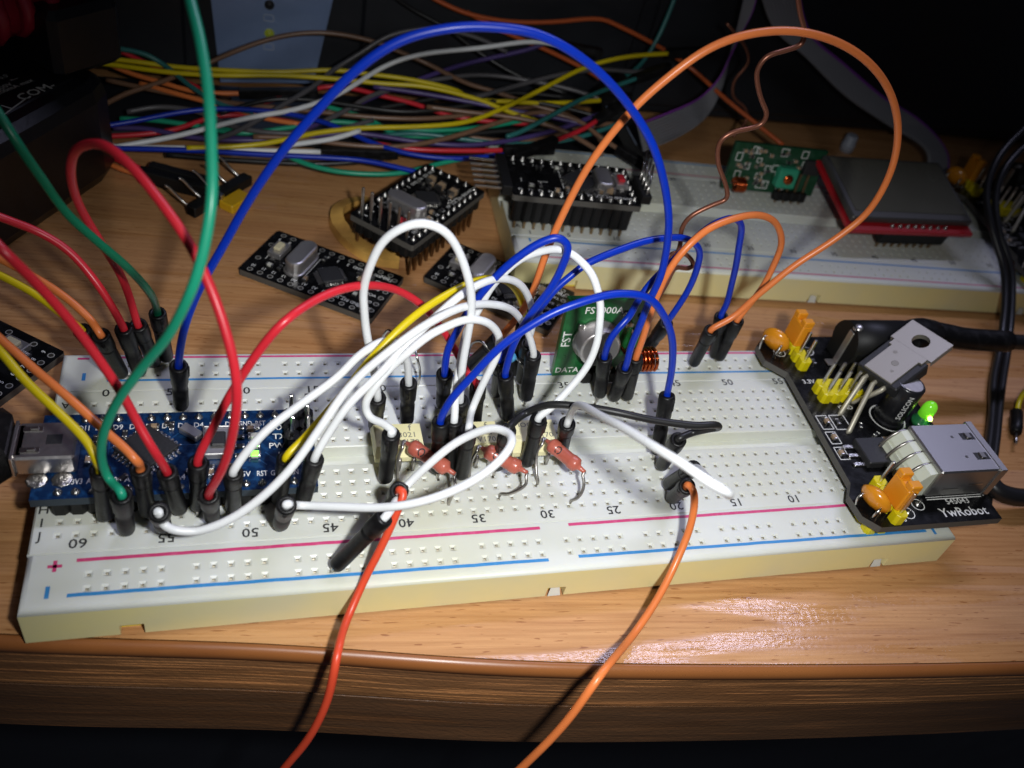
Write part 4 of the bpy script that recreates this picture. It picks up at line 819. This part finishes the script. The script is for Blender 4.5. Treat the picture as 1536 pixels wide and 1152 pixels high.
def power_module(label, loc, rz):
    t = thing('power_module', label, 'circuit board', loc, (0, 0, rz)); z0, z = 11.0, 12.6
    poly = [(145, 54.3), (142.2, 51.5), (142, 46.5), (145.8, 42.5), (144.6, 11.5), (142.6, 8.5), (142.8, 3.6), (145.5, .8), (173.8, .8), (173.8, 54.3)][::-1]
    b = MB(); b.prism(poly, z0, z); b.m = [1] * len(poly) + [0, 0]; b.build('circuit_board', [PCBK, PCBE], t)
    for r in RAILR + RAILB:
        for i in (56, 57): link('header_segment', M_HYL, t, (hu(i), r, BT + .02)); link('pin', M_PINL, t, (hu(i), r, z))
    # selector headers with caps
    for k in range(4):
        link('header_segment', M_HYL, t, (150.0, 51.8 - 2.54 * k, z)); link('pin', M_PINU, t, (150.0, 51.8 - 2.54 * k, z))
        link('header_segment', M_HYL, t, (149.3, 2.3 + 2.54 * k, z)); link('pin', M_PINU, t, (149.3, 2.3 + 2.54 * k, z))
    jcap(t, 150.0, 50.6, z + 2.5); jcap(t, 149.3, 5.0, z + 2.5)
    for i in range(4):
        for j in range(2): link('header_segment', M_HYL, t, (150.4 + 2.54 * i, 34.2 + 2.54 * j, z)); link('pin', M_PINU, t, (150.4 + 2.54 * i, 34.2 + 2.54 * j, z), (-.05, .08, 0))
    drop_cap(t, 145.4, 50.4, z, 2.2, -.3); drop_cap(t, 145.6, 5.6, z, 2.0, -.5)
    # regulator, small parts
    b = MB(); b.box(150.2, 157.0, 14.8, 21.6, z + .1, z + 1.8, .2); b.build('regulator_chip', ICB, t)
    for k in range(3): b = MB(); b.box(147.6, 150.3, 15.4 + 2.3 * k, 16.3 + 2.3 * k, z + .02, z + .5, .08); b.build('regulator_pin', TIN, t)
    b = MB(); b.box(156.9, 158.4, 16.4, 20.0, z + .02, z + .4, .08); b.build('regulator_tab', TIN, t)
    scatter(t, [(M_C06, 147.6, 27.6, 90), (M_C06, 147.0, 23.2, 90), (M_R06, 150.2, 27.4, 90), (M_C06, 146.4, 19.0, 90), (M_R06, 155.2, 26.2, 60), (M_R06, 157.6, 23.6, 30), (M_C06, 158.6, 22.0, 0), (M_R06, 153.8, 45.6, 90)], z)
    for a, c, b_, d_ in ((145.9, 148.6, 25.6, 29.6), (149.1, 152.8, 25.4, 29.6), (145.6, 148.0, 17.4, 20.8), (145.8, 148.3, 21.6, 25.0)):
        q = MB()
        for e in ((a, c, b_, b_ + .18), (a, c, d_ - .18, d_), (a, a + .18, b_, d_), (c - .18, c, b_, d_)): q.box(e[0], e[1], e[2], e[3], z + .005, z + .03)
        q.build('silk_line', SILK, t)
    # electrolytic capacitor
    b = MB(); b.lathe((163.2, 28.2, z), (0, 0, 1), [(3.15, 0), (3.15, .6), (2.9, .8), (3.15, 1.0), (3.15, 10.2), (2.8, 10.6), (2.6, 10.5)], 24); cpo = b.build('capacitor_can', mat('capacitor_sleeve', (.012, .012, .014), .3, coat=.3), t)
    b = MB(); b.lathe((163.2, 28.2, z + 10.45), (0, 0, 1), [(2.6, 0), (2.5, .1)], 24); b.build('capacitor_top', SHELL, cpo)
    text(cpo, 'SOLICON', 1.5, (162.2, 25.06, z + 6.2), (PI / 2, -PI / 2, -.3), SILK)
    rg = link('silk_ring', ring_mesh('silk_ring', 3.7, 4.0, SILK, 24), t, (163.2, 28.2, z))
    # upright three legged transistor leaning over the capacitor
    c0 = Vector((157.6, 31.8, 21.9)); c1 = Vector((170.05, 37.0, 28.0)); ax = (c1 - c0).normalized()
    wv = (Vector((170.4, 31.7, 28)) - Vector((169.7, 42.2, 28))); wv = (wv - ax * wv.dot(ax)).normalized(); nv = ax.cross(wv); nv = nv if nv.z > 0 else -nv
    M = Matrix(((ax.x, wv.x, nv.x), (ax.y, wv.y, nv.y), (ax.z, wv.z, nv.z))).to_4x4(); M.translation = c0
    tq = MB(); tq.box(-.3, 9.2, -5.1, 5.1, -3.1, -.02, .3, 0, M); tro = tq.build('transistor_body', ICB, t)
    n = 20; ho = [(12.6 + 1.85 * math.cos(2 * PI * k / n), 1.85 * math.sin(2 * PI * k / n)) for k in range(n)]
    outer = [(16.0, -5.1), (16.0, 5.1), (9.6, 5.1), (9.4, 4.2), (8.4, 4.2), (8.2, 3.5), (0, 3.5), (0, -3.5), (8.2, -3.5), (8.4, -4.2), (9.4, -4.2), (9.6, -5.1)]
    tb_ = MB()
    for zz in (0.45, -.85):
        # strip the plate into a ring around the hole plus the narrow part
        sq = [(16.0, 5.1 * math.tan(0)),]
        vs = []; fs_ = []
        for k in range(n):
            a = 2 * PI * k / n; ca, sa = math.cos(a), math.sin(a); mx = min((3.4 if ca > 0 else 3.0) / max(1e-6, abs(ca)), 5.1 / max(1e-6, abs(sa))); vs += [(ho[k][0], ho[k][1], zz), (12.6 + ca * mx, sa * mx, zz)]
        fs_ = [(2 * k, 2 * k + 1, (2 * k + 3) % (2 * n), (2 * k + 2) % (2 * n)) for k in range(n)]
        tb_.add(vs, fs_, 0, False, M)
    for cx, cy in ((16.0, 5.1), (16.0, -5.1), (9.6, 5.1), (9.6, -5.1)):   # square off the corners
        sx, sy = (1 if cx > 12 else -1), (1 if cy > 0 else -1)
        tb_.add([(cx, cy, .45), (cx, cy - sy * 3.4, .449), (cx - sx * 1.2, cy, .449)], [(0, 1, 2)], 0, False, M)
    tb_.box(8.0, 9.62, -4.2, 4.2, -.5, .451, .05, 0, M); tb_.box(0, 8.2, -3.5, 3.5, -.03, .452, .08, 0, M)
    tb_.box(15.95, 16.1, -5.1, 5.1, -.85, .45, 0, 0, M); tb_.box(9.6, 16, 5.05, 5.15, -.85, .45, 0, 0, M); tb_.box(9.6, 16, -5.15, -5.05, -.85, .45, 0, 0, M)
    # bore of the mounting hole
    tb_.add([M @ Vector((h_[0], h_[1], zq)) for zq in (.45, -.85) for h_ in ho], [(k, (k + 1) % n, n + (k + 1) % n, n + k) for k in range(n)], 0, True)
    tbo = tb_.build('heat_tab', TABM, tro)
    for (mx, my, r_) in ((4.6, .4, .75), (6.9, -1.6, .45), (2.6, 1.4, .35)):
        q = MB(); q.lathe(M @ Vector((mx, my, .46)), nv, [(r_, 0), (r_ * .9, .02)], 14); q.build('stamped_mark', mat('stamp_grey', (.30, .28, .25), .6, .4), tbo)
    for k, (fx, fy) in enumerate(((152.2, 29.8), (151.4, 24.6), (157.4, 33.0))):
        w_ = (k - 1) * 2.3; m = MB(); m.tube([M @ Vector((.2, w_, -1.6)), M @ Vector((-1.2, w_, -1.7)), M @ Vector((-1.6, w_, -2.0)) * .5 + Vector((fx, fy, z + .4)) * .5, Vector((fx, fy, z + .4)), Vector((fx - .2, fy, z - .2))], .55, 4); m.build('transistor_leg', mat('leg_tin', (.62, .58, .46), .5, .5), tro)
    # indicator lamp
    b = MB(); b.lathe((170.2, 26.4, z), (0, 0, 1), [(1.95, .2), (1.95, 1.2), (1.5, 1.25), (1.5, 2.6)], 18); lo_ = b.build('led', LEDD, t)
    b = MB(); b.lathe((170.2, 26.4, z + 2.6), (0, 0, 1), [(1.5, 0), (1.5, 2.2), (1.3, 3.0), (.8, 3.6), (.1, 3.8)], 18); b.build('led_dome', LEDG, lo_)
    b = MB(); b.lathe((169.9, 25.0, z + 2.9), (0.2, -.3, .4), [(.1, 0), (.55, .25), (.6, .7), (.1, 1.0)], 10); b.build('led_core', LEDHOT, lo_)
    # big square socket
    b = MB(); b.box(158.8, 173.2, 6.9, 19.4, z + .3, z + 7.6, .3); so_ = b.build('usb_socket', USBM, t)
    b = MB()
    b.box(172.6, 174.2, 6.6, 19.7, z + 7.35, z + 7.75, .1); b.box(172.6, 174.2, 6.6, 6.95, z + .2, z + 7.6, .05); b.box(172.6, 174.2, 19.35, 19.7, z + .2, z + 7.6, .05); b.build('socket_flange', USBM, so_)
    for yy in (10.6, 15.8):
        b = MB(); b.box(169.0, 172.2, yy - .9, yy + .9, z + 7.56, z + 7.63); b.build('spring_slot', ICB, so_)
        b = MB(); b.add([(166.6, yy - .25, z + 7.64), (170.4, yy - .7, z + 7.4), (170.4, yy + .7, z + 7.4), (166.6, yy + .25, z + 7.64)], [(0, 1, 2, 3)]); b.box(170.0, 171.2, yy - .75, yy + .75, z + 7.5, z + 8.0, .1); b.build('spring_finger', STEEL, so_)
    b = MB(); b.box(162, 166, 6.8, 6.92, z + 2.2, z + 2.5); b.box(167.5, 171, 6.8, 6.92, z + 3.4, z + 3.7); b.build('seam', STEEL, so_)
    for k in range(4):
        y0 = 7.6 + 2.95 * k; b = MB(); rings = []
        for (xx, zz) in ((158.8, z + 6.6), (157.4, z + 6.2), (156.0, z + 4.2), (155.3, z + 1.4), (155.2, z + .1)): rings.append([(xx, y0, zz), (xx, y0 + 2.55, zz), (159.0, y0 + 2.55, zz - .1), (159.0, y0, zz - .1)])
        b.loft(rings); b.build('socket_rib', IVORY, so_)
        b = MB(); b.tube(spline([(158.8, y0 + 2.75, z + 6.2), (157.0, y0 + 2.75, z + 5.7), (155.4, y0 + 2.75, z + 3.4), (154.6, y0 + 2.75, z + .6)], 5, 2), .36, 6); b.build('socket_pin', LEAD, so_)
    b = MB(); b.box(155.6, 158.9, 7.7, 19.0, z, z + 3.5); b.build('socket_insulator', IVORY, so_)
    # round power jack with its rivet and tongue
    b = MB(); b.box(159.4, 173.6, 41.4, 50.8, z, z + 6.4, .5); b.cyl((159.2, 46.1, z + 6.2), (174, 46.1, z + 6.2), 4.6, 24); jk = b.build('power_jack', HDR, t)
    b = MB(); b.lathe((160.0, 45.4, z + 10.4), (-.5, 0, 1), [(1.1, 0), (1.0, .35), (.5, .6), (.1, .65)], 14); b.box(158.9, 159.3, 44.6, 46.2, z + .5, z + 9.5, .1); b.box(157.0, 159.2, 44.4, 46.4, z + .1, z + .5, .1); b.build('jack_rivet', SHELL, jk)
    for s_, x, y, sz in (('YwRobot', 166.0, 3.0, 2.9), ('545043', 166.2, 5.6, 1.9), ('GND', 154.6, 31.6, 1.6), ('3.3V', 149.6, 39.6, 1.7), ('5V', 155.0, 39.6, 1.6), ('3', 151.6, 45.2, 1.5), ('2', 152.0, 47.4, 1.5), ('3', 151.6, 2.2, 1.5)): text(t, s_, sz, (x, y, z + .035), (0, 0, 0), SILK)
    q = MB(); q.box(159.4, 172.6, 6.3, 6.5, z + .005, z + .03); q.box(159.4, 173.0, 5.95 + .9, 6.1 + .9, z + .005, z + .03); q.box(173.2, 173.4, 6.5, 10, z + .005, z + .03); q.build('silk_line', SILK, t)
    for (x, y) in ((153.2, 3.6), (154.4, 49.4), (146.8, 49.0), (156.6, 5.4)):
        link('silk_ring', ring_mesh('silk_ring', 1.25, 1.42, SILK, 12), t, (x, y, z)); link('solder_joint', M_JOINT, t, (x, y, z))
    return t
psu = power_module('black power module across the right end of the front breadboard, green lamp lit', (0, 0, 0), 0)
psu2 = copy_tree(psu); psu2.location = Vector((BB2[0] + 4, BB2[1] - 1, 0)) * S; psu2.rotation_euler = (0, 0, TH2)
psu2['label'] = 'second black power module in the shade at the right edge of the rear breadboard'
for ch in list(psu2.children):   # its lamp is off
    if ch.name.startswith('led'):
        for g in list(ch.children):
            if g.name.startswith('led_core'): bpy.data.objects.remove(g)
            else:
                g.data = g.data.copy(); g.data.materials[0] = LEDD
# power plug and its cable
pp = thing('power_plug', 'black barrel plug with its cable running off to the right', 'plug', (178, 46, 0))
Q0 = Vector((174.2, 46.1, 18.8)); Q1 = atz(1400, 500, 17.5); Q2 = atz(1445, 508, 16.5); Q3 = atz(1540, 514, 15.5); Q4 = atz(1750, 520, 12)
b = MB(); b.tube(spline([Q0, Q0 * .4 + Q1 * .6, Q1], 6, 1), lambda f: 4.3 if f < .5 else 4.3 - 1.2 * (f - .5) * 2, 18); b.build('plug_body', HOUS, pp, True)
b = MB(); b.tube(spline([Q1, Q1 * .5 + Q2 * .5, Q2, Q2 * .3 + Q3 * .7], 6, 1), lambda f: 2.9 - .3 * f, 16); b.build('strain_relief', HOUS, pp, True)
b = MB(); b.tube(spline([Q2, Q3, Q4], 6, 1), 1.9, 14); b.build('cable', CABLE, pp, True)
# ================================================================== things on the rear breadboard
b0 = atz(1082, 284, 10); b1 = atz(1216, 296, 10); ang = math.atan2(b1.y - b0.y, b1.x - b0.x)
rx = thing('receiver_module', 'green receiver module with a green trimmer standing on the rear breadboard', 'circuit board', (b0.x, b0.y, 10.4), (math.radians(-8), 0, ang)); RW = (b1 - b0).length
b = MB(); b.box(0, RW, 0, 1.4, 0, 13.8, .1); b.build('circuit_board', mat('pcb_dull_green', (0.008, 0.055, 0.022), 0.35, bump=(500, .2), var=(350, (.02, .075, .04), .45, .6)), rx)
for k in range(44):
    x = 2 + (RW - 6) * random.random(); zz = 1.5 + 11 * random.random(); link('chip_resistor', random.choice([M_R06, M_C06]), rx, (x, -.02, zz), (PI / 2, 0, random.choice([0, PI / 2])))
for k in range(22):
    x = 1.2 + 1.1 * k; zz = random.choice([1.0, 3.5, 6.2, 8.5, 11.0]); w, h = random.uniform(1.2, 2.2), random.uniform(1.2, 2.4); q = MB()
    for e in ((x, x + w, zz, zz + .2), (x, x + w, zz + h, zz + h + .2), (x, x + .2, zz, zz + h), (x + w, x + w + .2, zz, zz + h + .2)): q.box(e[0], e[1], -.05, -.01, e[2], e[3])
    q.build('silk_line', SILK, rx)
b = MB(); b.box(14.5, 20.5, -3.2, -.02, 2.6, 8.6, .5); tq = b.build('trimmer', TRIM, rx)
b = MB(); b.lathe((17.5, -3.2, 5.6), (0, -1, 0), [(1.5, 0), (1.4, .5), (.4, .6)], 12); b.build('trimmer_screw', COPPER, tq)
b = MB(); b.box(22.5, 27.5, -1.8, -.02, 6.8, 11.0, .2); b.build('chip', ICB, rx)
cp = [(2.0 + i * .06, -2.6 + 1.9 * math.cos(i * 2 * PI / 13), 2.6 + 1.9 * math.sin(i * 2 * PI / 13)) for i in range(54)]
b = MB(); b.tube(cp, .33, 6); b.build('copper_coil', COPPER, rx)
for k in range(4): link('header_segment', M_HBK, rx, (17 + 2.54 * k, -1.4, -1.2)); link('pin', M_PINL, rx, (17 + 2.54 * k, -1.4, 5.5))
# display
c = [atz(1275, 345, 16), atz(1460, 352, 16), atz(1228, 240, 22), atz(1385, 250, 22)]
ex = (c[1] - c[0]).normalized(); ey0 = (c[2] + c[3] - c[0] - c[1]) / 2; ey = (ey0 - ex * ey0.dot(ex)); ey = ey.normalized(); ez = ex.cross(ey)
Mr = Matrix(((ex.x, ey.x, ez.x), (ex.y, ey.y, ez.y), (ex.z, ey.z, ez.z)))
W, H = (c[1] - c[0]).length, ey0.length
lcd = thing('display_module', 'small grey screen on a red circuit board propped on the rear breadboard', 'display', c[0], Mr.to_euler())
b = MB(); b.box(0, W, 0, H, -1.3, 0, .15); b.build('circuit_board', PCBR, lcd)
b = MB(); b.box(.9, W - .3, 2.7, H - .1, 0.02, 2.2, .4); fr = b.build('metal_bezel', LCDF, lcd)
b = MB(); b.box(2.6, W - 1.5, 5.2, H - 1.2, 2.2, 2.4, .1); b.build('screen', LCDG, fr)
for k in range(8): link('solder_joint', M_JOINT, lcd, (W / 2 - 6 + 2.54 * k, 1.9, 0), None, (1, 1, .7))
hz = MB(); hz.box(W / 2 - 8, W / 2 + 14, .6, 3.2, -5.6, -1.62, .2); hz.build('pin_header', HDR, lcd)
for k in range(8): link('pin', M_PINL, lcd, (W / 2 - 6 + 2.54 * k, 1.9, -1.6))

# ================================================================== meter at the left
mdir = Vector((23.8, 39.1, 0)).normalized(); mang = math.atan2(mdir.y, mdir.x)
meter = thing('multimeter', 'black handheld meter lying at the left edge with white lettering', 'meter', (5.5, 132.5, 0), (0, 0, mang))
# local: x runs back along the side that faces the lens (ends at 0), y goes away to the left
b = MB(); ring = lambda i, zz: [(-130 + i, 0 + i, zz), (-9 , 0 + i, zz), (-3.5 - i * .5, 1.5 + i, zz), (-1 - i, 5, zz), (0 - i, 10, zz), (0 - i, 60, zz), (-8, 72 - i, zz), (-130 + i, 72 - i, zz)]
b.loft([ring(1.5, 0), ring(0, 3), ring(0, 21), ring(.8, 23.5), ring(2.6, 25)]); b.build('meter_case', METER, meter)
b = MB(); b.loft([ring(5.5, 25.0), ring(5.9, 25.25)]); b.build('meter_face', METER, meter)
def mloc(x, y):
    p = Matrix.Rotation(-mang, 3, 'Z') @ (atz(x, y, 25.3) - Vector((5.5, 132.5, 0))); return p
MPR = mat('meter_print', (.42, .42, .40), .6)
for s_, x, y, sz, dr in (('COM-', 55, 137, 3.6, -.12), ('200mA max', 22, 130, 1.9, -.12), ('600V', 6, 130, 1.9, -.12), ('=~', 21, 119, 1.7, -.12), ("0.5'", 6, 115, 1.7, -.12)): text(meter, s_, sz, mloc(x, y), (0, 0, dr), MPR)
def mline(x0, y0, x1, y1):
    a, c_ = mloc(x0, y0), mloc(x1, y1); n_ = Vector((-(c_ - a).y, (c_ - a).x, 0)).normalized() * .16; q = MB(); q.add([a - n_, c_ - n_, c_ + n_, a + n_], [(0, 1, 2, 3)]); q.build('printed_line', MPR, meter)
mline(-10, 184, 18, 163); mline(18, 163, 40, 147); mline(2, 158, 18, 163)
pk = thing('probe_plug', 'square black probe plug standing on the meter', 'plug', (-4, 134, 25.3), (0, 0, mang - .25))
b = MB(); b.box(-8, 10, -5, 9, 0, 15, 1.6); b.build('plug_body', METER, pk)
pr = thing('test_probe', 'dark red test probe grip resting on the meter in the corner', 'probe', (-22, 128, 26), (0, -.06, mang - .3))
b = MB(); b.cyl((-30, 0, 11), (24, 2, 13), 7.5, 12); 
for k in range(8): b.lathe((-28 + 6 * k, 0, 11 + .3 * k), (1, 0, 0), [(7.5, 0), (8.1, 1), (8.1, 2), (7.5, 3)], 12)
b.build('probe_grip', METERR, pr)

# ================================================================== dark computer case behind
case = thing('computer_case', 'dark computer case filling the background with a silver panel and tiny lamps', 'computer', (120, 190, 0))
FV = 178.0
def cw(u, z, dv=0.0): return (u - 120, FV + dv - 190, z)
b = MB(); b.box(-330 , 420, FV - 190, FV - 190 + 150, 2.0, 260, 1.5); b.build('case_front', CASE, case)
pz = [onv(310, -60, FV), onv(512, -60, FV), onv(470, 122, FV), onv(331, 134, FV)]
b = MB(); b.loft([[(p.x - 120, FV - 190 - .3, max(p.z, 2.2)) for p in pz][::-1], [(p.x - 120, FV - 190 - 1.2, max(p.z, 2.2)) for p in pz][::-1]]); sp_ = b.build('silver_panel', SILV, case)
for y, me in ((7, ICB), (50, mat('lamp_yellow', (.25, .28, .03), .2, emit=((.5, .6, .05), .06)))):
    p = onv(404, y, FV - 1.2); b = MB(); b.lathe((p.x - 120, FV - 190 - 1.0, p.z), (0, -1, 0), [(1.35, 0), (1.35, .5), (1.05, .5), (1.0, .3), (.9, .7), (.2, .9)], 16); b.build('panel_button', me, sp_)
for y in (27, 70):
    p = onv(403, y, FV - 1.2); 
    b = MB()
    for (x0, x1, z0, z1) in ((-1.2, 1.2, .75, 1.0), (-1.2, 1.2, -1.0, -.75), (-1.45, -1.2, -.75, .75), (1.2, 1.45, -.75, .75)): b.box(p.x - 120 + x0, p.x - 120 + x1, FV - 190 - 1.26, FV - 190 - 1.21, p.z + z0, p.z + z1)
    b.build('panel_icon', mat('icon_pale', (.40, .45, .55), .5), sp_)
b = MB(); b.box(-20 - 120, 158 - 120, 146 - 190, FV - 190 - 2.2, .05, 2.0, .6); b.build('black_plate', CASE, case)  # flat black plate added to darken the desk under the wire bundle
for u0, u1 in ((66, 150), (155, 330), (-150, 18)):
    b = MB(); b.box(u0 - 120, u1 - 120, FV - 190 - 2.0, FV - 190 + .5, 6, 200, .8); b.build('case_panel', CASE, case)

# ================================================================== loose pieces on the desk
# connector pair with bent pins and a yellow cap
h0 = atz(292, 322, 2); h1 = atz(378, 272, 2); ang = math.atan2(h1.y - h0.y, h1.x - h0.x); HL = (h1 - h0).length
ch = thing('pin_header', 'loose black pin header with bent legs and a yellow cap on the desk', 'connector', (h0.x, h0.y, 0), (0, 0, ang))
b = MB(); b.box(0, HL * .42, -.2, 2.6, .9, 3.6, .2); b.box(HL * .46, HL, -.2, 2.6, .9, 3.6, .2); b.box(0, HL, 0.3, 2.2, 1.2, 3.3); b.build('header_body', HDR, ch)
for k in range(5):
    x = 1.2 + (HL - 2.4) * k / 4; b = MB(); b.tube(spline([(x, 1.2, 2.0), (x - .3, 3.4, 3.0), (x - 1.0, 5.2, 4.6), (x - 2.0, 6.6, 6.8), (x - 2.6, 7.2, 7.4)], 5, 2), .36, 6); b.build('bent_pin', STEEL, ch)
b = MB(); b.box(HL * .40, HL * .46, -.9, 1.6, 1.2, 3.8, .1); b.build('metal_clip', STEEL, ch)
b = MB(); b.box(HL * .38, HL * .74, -4.6, -.3, .2, 2.6, .3); b.build('yellow_cap', mat('cap_yellow', (.62, .36, .01), .4), ch)
g0 = atz(212, 252, 3); g1 = atz(326, 282, 3); ang = math.atan2(g1.y - g0.y, g1.x - g0.x); GL = (g1 - g0).length
sk = thing('double_plug', 'pair of long black plugs with red and orange wires beside the meter', 'connector', (g0.x, g0.y, 0), (0, 0, ang))
for k in range(2):
    b = MB(); b.box(1.5 * k, GL - 1.0 * k, -2.5 + 2.7 * k, 0 + 2.7 * k, .3 + 0.3 * k, 3.9 + .3 * k, .25); b.build('plug_housing', HDR, sk)
    b = MB(); b.tube([(2, -1.25 + 2.7 * k, 1.8), (-4, -1.25 + 2.7 * k, 2.0), (-20, 1 + 3 * k, 3)], .68, 8); b.build('wire', wmat('red' if k else 'orange'), sk)
    b = MB(); b.box(GL - .5, GL + 2.6, -1.5 + 2.7 * k, -.9 + 2.7 * k, 1.3, 1.8, .1); b.build('pin', STEEL, sk)
# amber tape ring
R_ = [atz(x, y, .8) for x, y in ((548, 300), (520, 303), (497, 315), (494, 336), (508, 358), (530, 378), (560, 394), (598, 400))]
tr_ = thing('tape_ring', 'bent strip of amber tape around the foot of the standing board', 'tape', (R_[3].x, R_[3].y, 0))
spn = spline(R_, 8, 2); b = MB(); rings = []
for i, p in enumerate(spn):
    t = (spn[min(i + 1, len(spn) - 1)] - spn[max(i - 1, 0)]).normalized(); n_ = Vector((-t.y, t.x, 0))
    q = Vector((p.x, p.y, 0)); rings.append([q + Vector((0, 0, .1)), q + n_ * 3.2 + Vector((0, 0, .1)), q + n_ * 3.4 + Vector((0, 0, 3.0)), q + n_ * .3 + Vector((0, 0, 2.2))])
b.loft(rings, 0, False); b.build('tape_strip', KAPT, tr_, True)

# ================================================================== cables at the right, ribbon cables behind
def cable(name, label, pts, r, m, cat='cable'):
    t = thing(name, label, cat, (pts[0].x, pts[0].y, 0)); mb = MB(); mb.tube(spline(pts, 7, 3), r, 10); mb.build('sheath', m, t, True); return t
cable('black_cable', 'black cable running down the right side past the plug, left strand of the pair', [atz(1545, 185, 40), atz(1500, 232, 34), atz(1480, 285, 27), atz(1487, 340, 21), atz(1505, 400, 14), atz(1508, 450, 9), atz(1500, 520, 3), atz(1490, 570, 2.2), atz(1488, 620, 2), atz(1484, 660, 2), atz(1470, 760, 2)], 1.0, CABLE)
cable('black_cable', 'black cable running down the right side past the plug, right strand of the pair', [atz(1560, 200, 38), atz(1512, 245, 32), atz(1494, 290, 26), atz(1498, 345, 20), atz(1516, 400, 14), atz(1518, 450, 9), atz(1512, 520, 3), atz(1504, 570, 2.2), atz(1498, 620, 2), atz(1494, 660, 2), atz(1480, 760, 2)], 1.0, CABLE)
cable('usb_cable', 'thick black cable leaving the big square socket at the right edge', [atz(1478, 712, 6), atz(1495, 735, 5), atz(1520, 745, 4.5), atz(1560, 746, 4), atz(1650, 740, 3)], 2.0, CABLE)
yw = thing('loose_jumper', 'yellow jumper wire with a short black plug lying at the right edge', 'wire', (211, 37, 0))
b = MB(); b.tube(spline([atz(1560, 570, 6), atz(1535, 590, 4), atz(1528, 605, 2.5), atz(1525, 625, 1.8)], 6, 2), .66, 8); b.build('wire', wmat('yellow'), yw, True)
A, B = atz(1525, 618, 1.8), atz(1524, 668, 1.8); b = MB(); b.lathe(A, B - A, [(.9, 0), (1.5, .4), (1.45, 6), (1.2, 8.4), (.5, 8.6)], 14); b.build('plug_housing', HOUS, yw, True)
b = MB(); b.cyl(A + (B - A).normalized() * 8, A + (B - A).normalized() * 13, .33, 6); b.build('pin', STEEL, yw, True)
def ribbon(label, pa, pb, edge=0):
    """pa, pb: tracks of the two selvedges; every core is its own ridge"""
    A_, B_ = spline(pa, 8, 2), spline(pb, 8, 2); n = min(len(A_), len(B_)); t = thing('ribbon_cable', label, 'cable', (A_[-1].x, A_[-1].y, 0), group='grey ribbon cables')
    K = 10
    for k in range(K):
        m = MB(); m.tube([A_[i].lerp(B_[i], (k + .5) / K) for i in range(n)], max(.35, (A_[n // 2] - B_[n // 2]).length / K * .5), 6); m.build('ribbon_core', RIBP if k == (0 if edge == 0 else K - 1) else RIBB, t, True)
ribbon('wide grey ribbon cable hanging down at the upper right', [onv(1195, -30, 165), onv(1215, 50, 165), onv(1270, 100, 163), onv(1330, 150, 160), onv(1385, 185, 156), onv(1420, 230, 150), onv(1422, 262, 145)],
       [onv(1135, -30, 165), onv(1160, 40, 165), onv(1205, 80, 163), onv(1265, 140, 160), onv(1330, 185, 156), onv(1390, 225, 150), onv(1392, 262, 145)])
ribbon('narrow grey ribbon cable with a purple edge curving behind the antenna', [onv(1140, -30, 160), onv(1130, 15, 160), onv(1112, 50, 160), onv(1095, 85, 160), onv(1080, 115, 158), onv(1050, 145, 155), onv(1000, 168, 150), onv(955, 185, 146)],
       [onv(1122, -30, 160), onv(1112, 15, 160), onv(1104, 50, 161), onv(1093, 90, 161), onv(1083, 130, 160), onv(1060, 175, 156), onv(1020, 205, 151), onv(965, 228, 147)])
cable('thin_antenna', 'fainter thin brown wire wriggling behind the antenna', [onv(1090, 35, 150), onv(1118, 70, 150), onv(1122, 95, 150), onv(1102, 120, 150), onv(1100, 145, 150), onv(1118, 162, 150), onv(1120, 180, 149), onv(1100, 205, 146)], .45, ENAM, 'wire')
kb = atz(1272, 218, 2); kn = thing('white_knob', 'small pale round stud behind the display', 'knob', (kb.x, kb.y, 0))
b = MB(); b.lathe((0, 0, 0), (0, 0, 1), [(2.4, 0), (2.4, 3), (2.1, 3.4), (2.1, 5.5), (1.7, 6)], 16); b.build('knob_body', mat('knob_pale', (.35, .38, .45), .4), kn)
for px, py, px2, py2, lb in ((905, 152, 945, 160, 'short black plug end nearest the yellow wire'), (902, 168, 938, 172, 'short bluish black plug end under the first one'), (930, 190, 958, 240, 'upright black connector behind the rear black board')):
    v_ = 128 + (250 - py) * .24; A = onv(px, py, v_); B = onv(px2, py2, v_ - 2); d = (B - A); x_, y_ = axes(d); dn = d.normalized()
    t = thing('connector_block', lb, 'connector', (A.x, A.y, 0)); M = Matrix(((x_.x, y_.x, dn.x), (x_.y, y_.y, dn.y), (x_.z, y_.z, dn.z))).to_4x4(); M.translation = A
    m = MB(); m.box(-1.6, 1.6, -1.6, 1.6, 0, d.length, .25, 0, M); m.build('plug_housing', HDR, t, True)
    m = MB(); m.box(-.4, .4, 1.6, 1.75, 1, d.length * .6, 0, 0, M); m.build('latch', mat('latch_pale', (.16, .2, .28), .4), t, True)
